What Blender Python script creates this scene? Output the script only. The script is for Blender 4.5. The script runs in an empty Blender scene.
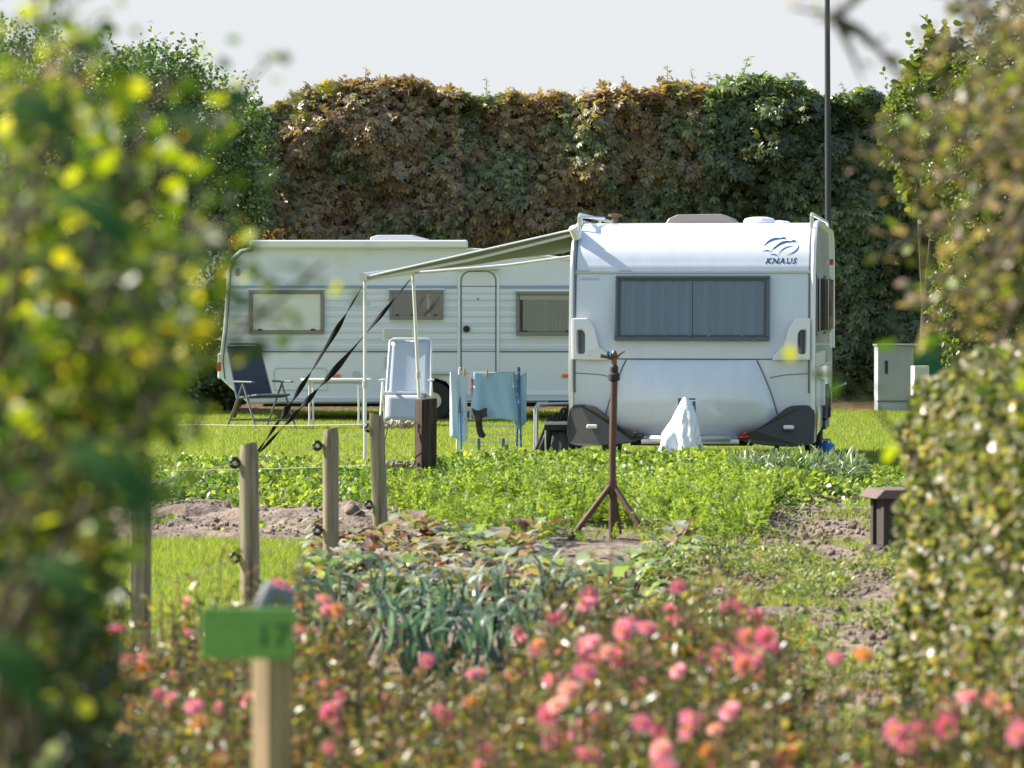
import bpy, math, random
import numpy as np
from mathutils import Vector, Matrix
rng = np.random.default_rng(7)
random.seed(7)
SC = bpy.context.scene
COL = SC.collection
R = math.radians
FPX = 3920.0
CAM_Z = 1.75
def P(px, py, d):                      # point of the place seen at (px,py) at distance d
    return Vector(((px-512)/FPX*d, d, CAM_Z-(py-300)/FPX*d))
def X(px, d): return (px-512)/FPX*d
# ------------------------------------------------------------------ materials
def new_mat(name):
    m = bpy.data.materials.new(name); m.use_nodes = True
    nt = m.node_tree; b = nt.nodes['Principled BSDF']
    return m, nt, b
def pmat(name, col, rough=.5, metal=0., coat=0., noise=0., nscale=8., bump=0., bscale=40., spec=.5, streak=False):
    m, nt, b = new_mat(name)
    b.inputs['Roughness'].default_value = rough
    b.inputs['Metallic'].default_value = metal
    b.inputs['Coat Weight'].default_value = coat
    b.inputs['Specular IOR Level'].default_value = spec
    c = (*col, 1)
    tc = nt.nodes.new('ShaderNodeTexCoord')
    n = nt.nodes.new('ShaderNodeTexNoise'); n.inputs['Scale'].default_value = nscale
    n.inputs['Detail'].default_value = 6
    if streak:
        mp = nt.nodes.new('ShaderNodeMapping'); mp.inputs['Scale'].default_value = (4, 4, .5)
        nt.links.new(tc.outputs['Object'], mp.inputs[0]); nt.links.new(mp.outputs[0], n.inputs['Vector'])
    else: nt.links.new(tc.outputs['Object'], n.inputs['Vector'])
    mx = nt.nodes.new('ShaderNodeMix'); mx.data_type = 'RGBA'
    k = 1-max(noise, .02)
    mx.inputs[6].default_value = c; mx.inputs[7].default_value = (col[0]*k, col[1]*k, col[2]*k, 1)
    nt.links.new(n.outputs['Fac'], mx.inputs[0]); nt.links.new(mx.outputs[2], b.inputs['Base Color'])
    if bump > 0:
        n2 = nt.nodes.new('ShaderNodeTexNoise'); n2.inputs['Scale'].default_value = bscale; n2.inputs['Detail'].default_value = 5
        nt.links.new(tc.outputs['Object'], n2.inputs['Vector'])
        bp = nt.nodes.new('ShaderNodeBump'); bp.inputs['Strength'].default_value = bump; bp.inputs['Distance'].default_value = .02
        nt.links.new(n2.outputs['Fac'], bp.inputs['Height']); nt.links.new(bp.outputs['Normal'], b.inputs['Normal'])
    return m
def leaf_mat(name, stops, rough=.45, trans=.35, tcol=None, patch=None, pscale=.6, pthr=(.42, .58), spec=.5):
    """stops: list of (pos,(r,g,b)); colour by leaf; patch: second list of stops mixed in by a large noise"""
    m, nt, b = new_mat(name)
    g = nt.nodes.new('ShaderNodeNewGeometry')
    def ramp(st):
        r = nt.nodes.new('ShaderNodeValToRGB'); el = r.color_ramp.elements
        while len(el) < len(st): el.new(.5)
        for e, (p, c) in zip(el, st): e.position = p; e.color = (*c, 1)
        nt.links.new(g.outputs['Random Per Island'], r.inputs[0]); return r.outputs[0]
    out = ramp(stops)
    if patch:
        o2 = ramp(patch)
        tc = nt.nodes.new('ShaderNodeTexCoord'); n = nt.nodes.new('ShaderNodeTexNoise'); n.inputs['Scale'].default_value = pscale
        n.inputs['Detail'].default_value = 3
        nt.links.new(tc.outputs['Object'], n.inputs['Vector'])
        mr = nt.nodes.new('ShaderNodeMapRange'); mr.inputs[1].default_value = pthr[0]; mr.inputs[2].default_value = pthr[1]
        nt.links.new(n.outputs['Fac'], mr.inputs[0])
        mx = nt.nodes.new('ShaderNodeMix'); mx.data_type = 'RGBA'
        nt.links.new(mr.outputs[0], mx.inputs[0]); nt.links.new(out, mx.inputs[6]); nt.links.new(o2, mx.inputs[7])
        out = mx.outputs[2]
    nt.links.new(out, b.inputs['Base Color'])
    b.inputs['Roughness'].default_value = rough; b.inputs['Specular IOR Level'].default_value = spec
    t = nt.nodes.new('ShaderNodeBsdfTranslucent')
    hs = nt.nodes.new('ShaderNodeMix'); hs.data_type = 'RGBA'; hs.blend_type = 'MULTIPLY'; hs.inputs[0].default_value = 1
    hs.inputs[7].default_value = (*(tcol or (1.6, 1.7, .7)), 1)
    nt.links.new(out, hs.inputs[6]); nt.links.new(hs.outputs[2], t.inputs[0])
    ms = nt.nodes.new('ShaderNodeMixShader'); ms.inputs[0].default_value = trans
    o = nt.nodes['Material Output']
    nt.links.new(b.outputs[0], ms.inputs[1]); nt.links.new(t.outputs[0], ms.inputs[2]); nt.links.new(ms.outputs[0], o.inputs[0])
    return m
def glass_mat(name, tint, gloss_rough=.03, gl=.12):
    m, nt, b = new_mat(name)
    nt.nodes.remove(b)
    t = nt.nodes.new('ShaderNodeBsdfTransparent'); t.inputs[0].default_value = (*tint, 1)
    gm = nt.nodes.new('ShaderNodeBsdfGlossy'); gm.inputs['Roughness'].default_value = gloss_rough
    fr = nt.nodes.new('ShaderNodeFresnel'); fr.inputs[0].default_value = 1.5
    ad = nt.nodes.new('ShaderNodeMath'); ad.operation = 'ADD'; ad.inputs[1].default_value = gl; ad.use_clamp = True
    nt.links.new(fr.outputs[0], ad.inputs[0])
    ms = nt.nodes.new('ShaderNodeMixShader'); nt.links.new(ad.outputs[0], ms.inputs[0])
    nt.links.new(t.outputs[0], ms.inputs[1]); nt.links.new(gm.outputs[0], ms.inputs[2])
    nt.links.new(ms.outputs[0], nt.nodes['Material Output'].inputs[0])
    return m
def sheer_mat(name, col):
    # open-weave curtain: denser where the folds turn away, as thin cloth is
    m, nt, b = new_mat(name)
    b.inputs['Base Color'].default_value = (*col, 1); b.inputs['Roughness'].default_value = .9; b.inputs['Specular IOR Level'].default_value = .1
    lw = nt.nodes.new('ShaderNodeLayerWeight'); lw.inputs[0].default_value = .5
    mr = nt.nodes.new('ShaderNodeMapRange'); mr.inputs[3].default_value = .60; mr.inputs[4].default_value = 1.35
    nt.links.new(lw.outputs['Facing'], mr.inputs[0])
    t = nt.nodes.new('ShaderNodeBsdfTransparent'); ms = nt.nodes.new('ShaderNodeMixShader')
    nt.links.new(mr.outputs[0], ms.inputs[0]); nt.links.new(t.outputs[0], ms.inputs[1]); nt.links.new(b.outputs[0], ms.inputs[2])
    nt.links.new(ms.outputs[0], nt.nodes['Material Output'].inputs[0]); return m
M = {}
M['paint'] = pmat('caravan_paint', (.72, .75, .84), .2, coat=.5, noise=.16, nscale=2.5, streak=True)
M['paint_old'] = pmat('caravan_paint_old', (.66, .73, .74), .35, coat=.2, noise=.06, nscale=1.5)
M['trim'] = pmat('white_trim', (.8, .8, .8), .3, coat=.3)
M['alu'] = pmat('aluminium', (.62, .64, .66), .32, metal=.8)
M['alu_dull'] = pmat('dull_aluminium', (.55, .56, .57), .5, metal=.5)
M['whitetube'] = pmat('white_tube', (.75, .75, .74), .35)
M['greyplastic'] = pmat('grey_plastic', (.042, .040, .038), .45, noise=.1, bump=.1, bscale=300)
M['rubber'] = pmat('rubber', (.02, .02, .02), .7)
M['black'] = pmat('black_fabric', (.010, .010, .012), .85, spec=.2)
M['dark'] = pmat('dark_underside', (.02, .02, .02), .8)
M['frame_blue'] = pmat('window_frame_dark', (.10, .12, .16), .35)
M['frame_taupe'] = pmat('window_frame_taupe', (.22, .20, .19), .45)
M['blind'] = pmat('window_blind', (.74, .72, .65), .35)
M['curtain'] = sheer_mat('grey_curtain', (.74, .77, .84))
M['curtain_w'] = sheer_mat('white_curtain', (.85, .83, .80))
M['shade_plate'] = pmat('painted_room_shade', (.05, .045, .04), .6)  # flat window plates; the unlit room's shade is put into this colour
M['glass'] = glass_mat('tinted_glass', (.82, .88, .99), gl=.02)
M['glass_dark'] = glass_mat('dark_glass', (.10, .10, .10), gl=.25)
M['glass_clear'] = glass_mat('clear_glass', (.97, .97, .96), gl=.0)
M['blue'] = pmat('blue_badge', (.01, .10, .25), .4)
M['navy'] = pmat('navy_decal', (.02, .07, .16), .4)
M['white'] = pmat('white_decal', (.8, .8, .8), .4)
M['orange'] = pmat('orange_lens', (.8, .18, .02), .3, coat=.5)
M['red'] = pmat('red_lens', (.6, .02, .02), .3, coat=.5)
M['lens'] = pmat('clear_lens', (.75, .75, .75), .2, coat=.5)
M['dome'] = pmat('smoked_dome', (.28, .24, .22), .35, coat=.3)
M['dome_w'] = pmat('grey_dome', (.55, .55, .58), .4)
M['line'] = pmat('dark_line', (.10, .12, .14), .5)
M['slate'] = pmat('slate_mesh_fabric', (.035, .045, .065), .75, bump=.3, bscale=200)
M['slate_frame'] = pmat('slate_frame', (.16, .18, .21), .4, metal=.4)
M['pale_fabric'] = pmat('pale_mesh_fabric', (.44, .48, .56), .8)
M['towel'] = pmat('light_blue_towel', (.46, .70, .95), .95, noise=.12, nscale=20, bump=.3, bscale=150)
M['towel_w'] = pmat('white_towel', (.62, .78, .94), .95, noise=.1, nscale=20, bump=.3, bscale=150)
M['rackblue'] = pmat('blue_rack_tube', (.06, .17, .42), .4)
M['plaid'] = pmat('red_white_cloth', (.45, .12, .15), .9)
M['peg'] = pmat('wooden_peg', (.5, .28, .12), .7)
M['awning'] = leaf_mat('awning_fabric', [(0, (.20, .22, .205)), (1, (.20, .22, .205))], .8, .10, (1, 1, 1))
M['bluecan'] = pmat('blue_plastic', (.02, .16, .42), .4)
M['cabinet'] = pmat('grey_cabinet_steel', (.42, .45, .49), .5, noise=.12, nscale=4)
M['cabinet_top'] = pmat('cabinet_top', (.25, .26, .27), .5)
M['green_steel'] = pmat('green_steel', (.01, .12, .07), .45)
M['pole'] = pmat('dark_pole', (.045, .05, .06), .5)
M['rust'] = pmat('rusty_iron', (.16, .09, .06), .65, metal=.3, noise=.6, nscale=14, bump=.3, bscale=120)
M['brass'] = pmat('old_brass', (.22, .12, .07), .45, metal=.7, noise=.4, nscale=60)
M['concrete_br'] = pmat('brown_concrete', (.055, .045, .042), .9, noise=.3, nscale=20, bump=.5, bscale=90)
M['concrete_top'] = pmat('reddish_concrete', (.17, .12, .11), .9, noise=.3, nscale=14, bump=.5, bscale=90)
M['sign'] = pmat('green_sign', (.20, .42, .10), .5, noise=.3, nscale=30)
M['signtext'] = pmat('dark_sign_text', (.05, .13, .04), .5)
M['cover'] = pmat('white_plastic_cover', (.78, .78, .80), .35, noise=.08, bump=.6, bscale=9)
M['insul'] = pmat('insulator_plastic', (.012, .012, .014), .4)
M['rope'] = pmat('pale_rope', (.42, .35, .29), .9)
M['wire'] = pmat('thin_wire', (.4, .4, .38), .5)
M['twig'] = pmat('bark_twig', (.11, .085, .06), .9, noise=.4, nscale=12)
M['stick'] = pmat('bleached_stick', (.32, .25, .18), .9, noise=.3, nscale=12)
M['bark'] = pmat('bark', (.07, .055, .04), .9, noise=.5, nscale=12, bump=.7, bscale=40)
M['stem'] = pmat('plant_stem', (.14, .14, .05), .7)
M['stemdry'] = pmat('dry_stem', (.12, .08, .045), .8)
# weathered post wood: long vertical grain and cracks
def wood_mat(name, c1, c2, crack):
    m, nt, b = new_mat(name)
    tc = nt.nodes.new('ShaderNodeTexCoord'); mp = nt.nodes.new('ShaderNodeMapping'); mp.inputs['Scale'].default_value = (38, 38, 2.2)
    n = nt.nodes.new('ShaderNodeTexNoise'); n.inputs['Scale'].default_value = 1; n.inputs['Detail'].default_value = 6
    nt.links.new(tc.outputs['Object'], mp.inputs[0]); nt.links.new(mp.outputs[0], n.inputs['Vector'])
    r = nt.nodes.new('ShaderNodeValToRGB'); e = r.color_ramp.elements
    e[0].position = .32; e[0].color = (*crack, 1); e[1].position = .72; e[1].color = (*c2, 1)
    k = e.new(.46); k.color = (*c1, 1)
    nt.links.new(n.outputs['Fac'], r.inputs[0]); nt.links.new(r.outputs[0], b.inputs['Base Color'])
    bp = nt.nodes.new('ShaderNodeBump'); bp.inputs['Strength'].default_value = .6; bp.inputs['Distance'].default_value = .01
    nt.links.new(n.outputs['Fac'], bp.inputs['Height']); nt.links.new(bp.outputs['Normal'], b.inputs['Normal'])
    b.inputs['Roughness'].default_value = .85
    return m
M['postwood'] = wood_mat('weathered_post_wood', (.20, .17, .11), (.32, .28, .19), (.07, .06, .035))
M['blackwood'] = wood_mat('tarred_wood', (.035, .022, .016), (.09, .055, .038), (.008, .006, .005))
M['signwood'] = wood_mat('pale_post_wood', (.27, .19, .11), (.40, .30, .18), (.10, .07, .04))
# ------------------------------------------------------------------ mesh helpers
class MB:
    def __init__(s): s.v = []; s.f = []; s.m = []
    def add(s, vs, fs, mi=0):
        o = len(s.v); s.v += [tuple(v) for v in vs]; s.f += [tuple(i+o for i in f) for f in fs]; s.m += [mi]*len(fs)
    def box(s, x0, x1, y0, y1, z0, z1, mi=0, rot=None, piv=None):
        vs = [Vector((x, y, z)) for x in (x0, x1) for y in (y0, y1) for z in (z0, z1)]
        if rot is not None:
            p = Vector(piv); vs = [p + rot @ (v-p) for v in vs]
        s.add(vs, [(0, 1, 3, 2), (4, 6, 7, 5), (0, 4, 5, 1), (2, 3, 7, 6), (0, 2, 6, 4), (1, 5, 7, 3)], mi)
    def tube(s, pts, r, n=8, mi=0, cap=True, flat=1.0):
        pts = [Vector(p) for p in pts]; rs = r if hasattr(r, '__len__') else [r]*len(pts)
        rings = []; up0 = None
        for i, p in enumerate(pts):
            a = pts[max(0, i-1)]; b = pts[min(len(pts)-1, i+1)]; t = (b-a).normalized()
            if up0 is None: up0 = Vector((0, 0, 1)) if abs(t.z) < .9 else Vector((0, 1, 0))
            u = t.cross(up0).normalized(); w = u.cross(t).normalized(); up0 = w
            rings.append([p + u*math.cos(k*2*math.pi/n)*rs[i] + w*math.sin(k*2*math.pi/n)*rs[i]*flat for k in range(n)])
        vs = [v for rg in rings for v in rg]; fs = []
        for i in range(len(pts)-1):
            for k in range(n): fs.append((i*n+k, i*n+(k+1) % n, (i+1)*n+(k+1) % n, (i+1)*n+k))
        if cap: fs.append(tuple(reversed(range(n)))); fs.append(tuple((len(pts)-1)*n+k for k in range(n)))
        s.add(vs, fs, mi)
    def prism(s, prof, axis, a, b, mi=0):
        """prof: closed list of 2D points; extruded from a to b along axis 'x','y' or 'z'"""
        def mk(p, t):
            return {'x': (t, p[0], p[1]), 'y': (p[0], t, p[1]), 'z': (p[0], p[1], t)}[axis]
        n = len(prof)
        vs = [mk(p, a) for p in prof]+[mk(p, b) for p in prof]
        fs = [(i, (i+1) % n, (i+1) % n+n, i+n) for i in range(n)]+[tuple(reversed(range(n))), tuple(range(n, 2*n))]
        s.add(vs, fs, mi)
    def grid(s, fn, nu, nv, mi=0):
        vs = [fn(i/nu, j/nv) for j in range(nv+1) for i in range(nu+1)]
        s.add(vs, [(j*(nu+1)+i, j*(nu+1)+i+1, (j+1)*(nu+1)+i+1, (j+1)*(nu+1)+i) for j in range(nv) for i in range(nu)], mi)
    def lathe(s, prof, c=(0, 0, 0), n=16, mi=0):
        vs = [(c[0]+r*math.cos(2*math.pi*k/n), c[1]+r*math.sin(2*math.pi*k/n), c[2]+z) for r, z in prof for k in range(n)]
        fs = [(i*n+k, i*n+(k+1) % n, (i+1)*n+(k+1) % n, (i+1)*n+k) for i in range(len(prof)-1) for k in range(n)]
        fs += [tuple(reversed(range(n))), tuple((len(prof)-1)*n+k for k in range(n))]
        s.add(vs, fs, mi)
    def build(s, name, mats, parent=None, loc=(0, 0, 0), rz=0, smooth=False, bevel=0, solid=0):
        me = bpy.data.meshes.new(name); me.from_pydata(s.v, [], s.f)
        mats = mats if isinstance(mats, list) else [mats]
        for m in mats: me.materials.append(M[m] if isinstance(m, str) else m)
        if len(mats) > 1: me.polygons.foreach_set('material_index', s.m)
        if smooth: me.polygons.foreach_set('use_smooth', [True]*len(me.polygons))
        me.update()
        o = bpy.data.objects.new(name, me); COL.objects.link(o)
        o.parent = parent; o.location = loc; o.rotation_euler = (0, 0, rz)
        if smooth:
            try: me.set_sharp_from_angle(angle=R(40))
            except Exception: pass
        if solid:
            md = o.modifiers.new('s', 'SOLIDIFY'); md.thickness = solid; md.offset = 0
        if bevel:
            md = o.modifiers.new('b', 'BEVEL'); md.width = bevel; md.segments = 3; md.limit_method = 'ANGLE'; md.angle_limit = R(35)
        return o
def thing(name, label, cat, loc=(0, 0, 0), rz=0, group=None):
    o = bpy.data.objects.new(name, None); COL.objects.link(o); o.empty_display_size = .2
    o.location = loc; o.rotation_euler = (0, 0, rz); o['label'] = label; o['category'] = cat
    if group: o['group'] = group
    return o
def tag(o, label, cat, group=None, kind=None):
    o['label'] = label; o['category'] = cat
    if group: o['group'] = group
    if kind: o['kind'] = kind
    return o
def copy_tree(o, parent=None):
    c = o.copy(); COL.objects.link(c); c.parent = parent
    for ch in list(o.children): copy_tree(ch, c)
    return c
def text_mesh(name, body, size, mat, parent, mapper, shear=0., ext=.002, bold=0.):
    cu = bpy.data.curves.new(name, 'FONT'); cu.body = body; cu.size = size; cu.shear = shear; cu.align_x = 'CENTER'; cu.offset = bold
    cu.resolution_u = 4; cu.space_character = 1.12
    t = bpy.data.objects.new('tmp', cu); COL.objects.link(t); bpy.context.view_layer.update()
    me = bpy.data.meshes.new_from_object(t.evaluated_get(bpy.context.evaluated_depsgraph_get()))
    bpy.data.objects.remove(t); me.name = name
    for v in me.vertices: v.co = mapper(v.co.x, v.co.y)
    me.materials.clear(); me.materials.append(M[mat])
    o = bpy.data.objects.new(name, me); COL.objects.link(o); o.parent = parent
    md = o.modifiers.new('s', 'SOLIDIFY'); md.thickness = ext; md.offset = 0
    return o
# ------------------------------------------------------------------ scatter helpers (numpy)
def raw_mesh(name, V, F):
    """V (N,3) F (K,k)"""
    me = bpy.data.meshes.new(name); k = F.shape[1]
    me.vertices.add(len(V)); me.vertices.foreach_set('co', V.astype(np.float32).ravel())
    me.loops.add(F.size); me.loops.foreach_set('vertex_index', F.astype(np.int32).ravel())
    me.polygons.add(len(F)); me.polygons.foreach_set('loop_start', np.arange(0, F.size, k, dtype=np.int32))
    me.polygons.foreach_set('loop_total', np.full(len(F), k, dtype=np.int32))
    me.update(calc_edges=True); me.validate()
    return me
def norm(a): return a/np.maximum(np.linalg.norm(a, axis=-1, keepdims=True), 1e-9)
def frames(d, n):
    d = norm(d); x = norm(np.cross(d, n)); z = np.cross(x, d)
    return np.stack([x, d, z], axis=-1)     # columns
def inst(T, Fc, pos, d, n, sc):
    Mx = frames(d, n)*np.asarray(sc).reshape(-1, 1, 1)
    V = np.einsum('nij,kj->nki', Mx, T)+pos[:, None, :]
    N, K = len(pos), len(T)
    F = (Fc[None]+(np.arange(N)*K)[:, None, None]).reshape(-1, Fc.shape[1])
    return V.reshape(-1, 3), F
LEAF = (np.array([(0, 0, 0), (.30, .28, .06), (.27, .68, .04), (0, 1, -.10), (-.27, .68, .04), (-.30, .28, .06), (0, .5, -.02)]),
        np.array([(0, 1, 2, 6), (6, 2, 3, 4), (0, 6, 4, 5)]))
LEAFN = (LEAF[0]*np.array([.6, 1, 1]), LEAF[1])
ROUND = (np.array([(0, 0, 0), (.45, .25, .08), (.42, .75, .05), (0, 1, -.06), (-.42, .75, .05), (-.45, .25, .08), (0, .5, -.04)]), LEAF[1])
def palmate():
    V = []; F = []
    for k, a in enumerate((-1.25, -.62, 0, .62, 1.25)):
        L = 1-.22*abs(a); c, s = math.cos(a), math.sin(a)
        T = np.array([(0, 0, 0), (.19, .55, .02), (.12, .85, -.06), (0, 1, -.14), (-.12, .85, -.06), (-.19, .55, .02), (0, .55, -.04)])*L
        W = np.stack([T[:, 0]*c+T[:, 1]*s, -T[:, 0]*s+T[:, 1]*c, T[:, 2]-.12*abs(a)*T[:, 1]], 1)
        V.append(W); F.append(LEAF[1]+7*k)
    return np.concatenate(V), np.concatenate(F)
PALM = palmate()
BLADE = (np.array([(-.5, 0, 0), (.5, 0, 0), (.12, 1, .25)]), np.array([(0, 1, 2)]))
def frond():
    V = []; F = []; i = 0
    r = np.random.default_rng(3)
    for k in range(26):
        t = k/26; side = 1 if k % 2 else -1
        for q in range(2):
            a = r.uniform(.5, 1.4)*side; l = (.28*(1-t)+.08)*r.uniform(.6, 1)
            b = np.array([0, .25+.75*t, -.18*t*t]); tip = b+np.array([math.sin(a)*l, math.cos(a)*l, r.uniform(-.1, .12)])
            w = .022
            V += [b, (b+tip)/2+[w, w, 0], tip, (b+tip)/2-[w, w, 0]]; F.append((i, i+1, i+2, i+3)); i += 4
    V += [np.array([-.012, 0, 0]), np.array([.012, 0, 0]), np.array([.004, 1, -.18]), np.array([-.004, 1, -.18])]; F.append((i, i+1, i+2, i+3))
    return np.array(V), np.array(F)
FROND = frond()
def mobj(name, me, mat, parent=None, smooth=False):
    me.materials.append(M[mat] if isinstance(mat, str) else mat)
    o = bpy.data.objects.new(name, me); COL.objects.link(o); o.parent = parent
    return o
def rv(n, s=1.): return rng.normal(size=(n, 3))*s
def leaf_cloud(name, mat, pos, out, size, T=LEAF, droop=.5, jit=.6, parent=None, up=.5, svar=.3):
    """leaves at pos, with outward direction out (N,3)"""
    n = len(pos)
    d = out*.6+np.array([0, 0, -droop])+rv(n, jit); nn = out*.7+np.array([0, 0, up])+rv(n, .45)
    sc = size*rng.uniform(1-svar, 1+svar, n)
    V, F = inst(T[0], T[1], pos, d, nn, sc)
    return mobj(name, raw_mesh(name, V, F), mat, parent)
# value noise for shapes
def vnoise(x, y, sc, seed=0, octs=3):
    r = np.random.default_rng(seed); tot = 0; amp = 1; s = 0
    x = np.asarray(x, float); y = np.asarray(y, float)
    for o in range(octs):
        g = r.random((64, 64)); u = x*sc*(2**o)+17.3*o; v = y*sc*(2**o)+5.1*o
        i = np.floor(u).astype(int); j = np.floor(v).astype(int); fu = u-i; fv = v-j; fu = fu*fu*(3-2*fu); fv = fv*fv*(3-2*fv)
        a = g[i % 64, j % 64]*(1-fu)+g[(i+1) % 64, j % 64]*fu; b = g[i % 64, (j+1) % 64]*(1-fu)+g[(i+1) % 64, (j+1) % 64]*fu
        tot = tot+(a*(1-fv)+b*fv)*amp; s += amp; amp *= .5
    return tot/s
# ------------------------------------------------------------------ camera, light, world
cam = bpy.data.cameras.new('camera'); co = bpy.data.objects.new('camera', cam); COL.objects.link(co); SC.camera = co
cam.sensor_width = 36; cam.lens = 36*FPX/1024; cam.clip_start = .1; cam.clip_end = 2000
co.location = (0, 0, CAM_Z); co.rotation_euler = (R(90)-math.atan(84/FPX), 0, 0)
cam.dof.use_dof = True; cam.dof.focus_distance = 44; cam.dof.aperture_fstop = cam.lens/1000/.0255
EL = 38.; AZ = -71.       # sun: azimuth from +Y (view direction), negative = left
w = bpy.data.worlds.new('World'); SC.world = w; w.use_nodes = True
nt = w.node_tree; bg = nt.nodes['Background']; sky = nt.nodes.new('ShaderNodeTexSky'); sky.sky_type = 'NISHITA'
sky.sun_disc = False; sky.sun_elevation = R(EL); sky.sun_rotation = R(AZ); sky.dust_density = 1.6; sky.air_density = 1.0; sky.ozone_density = 2.0
# sky colour is capped, which flattens the bright glow near the horizon
dk_ = nt.nodes.new('ShaderNodeMix'); dk_.data_type = 'RGBA'; dk_.blend_type = 'DARKEN'; dk_.inputs[0].default_value = 1
dk_.inputs[7].default_value = (2.44, 2.50, 2.58, 1)
nt.links.new(sky.outputs[0], dk_.inputs[6]); nt.links.new(dk_.outputs[2], bg.inputs[0]); bg.inputs[1].default_value = .135
sl = bpy.data.lights.new('sun', 'SUN'); sl.energy = 5.0; sl.angle = R(.6); sl.color = (1, .93, .82)
so = bpy.data.objects.new('sun', sl); COL.objects.link(so)
sd = Vector((math.sin(R(AZ))*math.cos(R(EL)), math.cos(R(AZ))*math.cos(R(EL)), math.sin(R(EL))))
so.rotation_euler = (-sd).to_track_quat('-Z', 'Y').to_euler(); so.location = sd*50
vs = SC.view_settings; vs.view_transform = 'Standard'; vs.look = 'None'; vs.exposure = 1.33; vs.gamma = 1
SC.cycles.max_bounces = 7; SC.cycles.diffuse_bounces = 3; SC.cycles.glossy_bounces = 3; SC.cycles.transmission_bounces = 4
SC.cycles.transparent_max_bounces = 8; SC.cycles.caustics_reflective = False; SC.cycles.caustics_refractive = False
# ------------------------------------------------------------------ ground
def fence_x(d): return -1.82+(d-19.2)*.0881
def garden(x, d):
    """>0 inside the dug garden"""
    far = 40.2-np.clip(x-2.6, 0, 9)*2.2+(vnoise(x, d, .8, 5)-.5)*1.0
    near = np.where(x < fence_x(d)+.1, 28.3+(vnoise(x, d, .9, 6)-.5)*1.2, 6.0)
    return np.minimum(np.minimum(far-d, d-near), 6-np.abs(x))
m, nt, b = new_mat('lawn_soil')
tc = nt.nodes.new('ShaderNodeTexCoord'); n = nt.nodes.new('ShaderNodeTexNoise'); n.inputs['Scale'].default_value = 1.3; n.inputs['Detail'].default_value = 8
nt.links.new(tc.outputs['Object'], n.inputs['Vector']); r = nt.nodes.new('ShaderNodeValToRGB'); e = r.color_ramp.elements
e[0].position = .35; e[0].color = (.10, .14, .03, 1); e[1].position = .68; e[1].color = (.17, .20, .06, 1)
nt.links.new(n.outputs['Fac'], r.inputs[0]); nt.links.new(r.outputs[0], b.inputs['Base Color']); b.inputs['Roughness'].default_value = .9
M['lawnbase'] = m
m, nt, b = new_mat('garden_soil')
tc = nt.nodes.new('ShaderNodeTexCoord'); n = nt.nodes.new('ShaderNodeTexNoise'); n.inputs['Scale'].default_value = 5; n.inputs['Detail'].default_value = 10
nt.links.new(tc.outputs['Object'], n.inputs['Vector']); r = nt.nodes.new('ShaderNodeValToRGB'); e = r.color_ramp.elements
e[0].position = .35; e[0].color = (.12, .085, .065, 1); e[1].position = .7; e[1].color = (.27, .205, .165, 1)
nt.links.new(n.outputs['Fac'], r.inputs[0]); nt.links.new(r.outputs[0], b.inputs['Base Color']); b.inputs['Roughness'].default_value = .95
bp = nt.nodes.new('ShaderNodeBump'); bp.inputs['Strength'].default_value = .9; bp.inputs['Distance'].default_value = .04
n3 = nt.nodes.new('ShaderNodeTexNoise'); n3.inputs['Scale'].default_value = 22; n3.inputs['Detail'].default_value = 6; nt.links.new(tc.outputs['Object'], n3.inputs['Vector'])
nt.links.new(n3.outputs['Fac'], bp.inputs['Height']); nt.links.new(bp.outputs['Normal'], b.inputs['Normal'])
M['soil'] = m
g = MB(); g.grid(lambda u, v: ((u-.5)*800, -40+v*900, 0), 8, 9)
o = g.build('lawn', 'lawnbase'); o['kind'] = 'structure'
# soil sheet
xs = np.arange(-5.5, 5.5, .045); ds = np.arange(11, 41.5, .06)
XX, DD = np.meshgrid(xs, ds); gz = garden(XX, DD)
clod = vnoise(XX, DD, 3.2, 11, 4); lump = vnoise(XX, DD, .7, 12, 2)
Z = np.clip(gz*.25, -.06, .03)+np.where(gz > 0, (clod-.45)*.09+(lump-.5)*.06+.012, 0)
Z = np.where(gz > 0, np.maximum(Z, .004), np.minimum(Z, -.01))
# mound along the left strip
Z += np.where(gz > 0, .10*np.exp(-((DD-30.2)/.9)**2)*(XX < fence_x(DD)+.6)*np.clip(clod*1.6-.3, 0, 1), 0)
def ground_z(x, d):
    i = np.clip(((np.asarray(x)-xs[0])/.045).astype(int), 0, len(xs)-1); j = np.clip(((np.asarray(d)-ds[0])/.06).astype(int), 0, len(ds)-1)
    return np.maximum(Z[j, i], 0)
nx, ny = len(xs), len(ds)
I = np.arange(nx*ny).reshape(ny, nx)
F = np.stack([I[:-1, :-1], I[:-1, 1:], I[1:, 1:], I[1:, :-1]], -1).reshape(-1, 4)
keep = (gz[:-1, :-1].ravel() > -.35)
me = raw_mesh('garden_soil', np.stack([XX, DD, Z], -1).reshape(-1, 3), F[keep]); me.polygons.foreach_set('use_smooth', [True]*len(me.polygons))
o = mobj('garden_soil', me, 'soil'); o['kind'] = 'structure'
# mulch strip below the hedge
m, nt, b = new_mat('leaf_litter')
tc = nt.nodes.new('ShaderNodeTexCoord'); n = nt.nodes.new('ShaderNodeTexNoise'); n.inputs['Scale'].default_value = 14; n.inputs['Detail'].default_value = 4
nt.links.new(tc.outputs['Object'], n.inputs['Vector']); r = nt.nodes.new('ShaderNodeValToRGB'); e = r.color_ramp.elements
e[0].position = .4; e[0].color = (.05, .03, .02, 1); e[1].position = .65; e[1].color = (.22, .12, .07, 1)
nt.links.new(n.outputs['Fac'], r.inputs[0]); nt.links.new(r.outputs[0], b.inputs['Base Color'])
M['litter'] = m
g = MB(); g.grid(lambda u, v: (-11+u*24, 61.3+v*7+.3*math.sin(u*40), .004+.12*min(v*4, 1)), 60, 8)
o = g.build('leaf_litter_ground', 'litter'); o['kind'] = 'structure'
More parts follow.
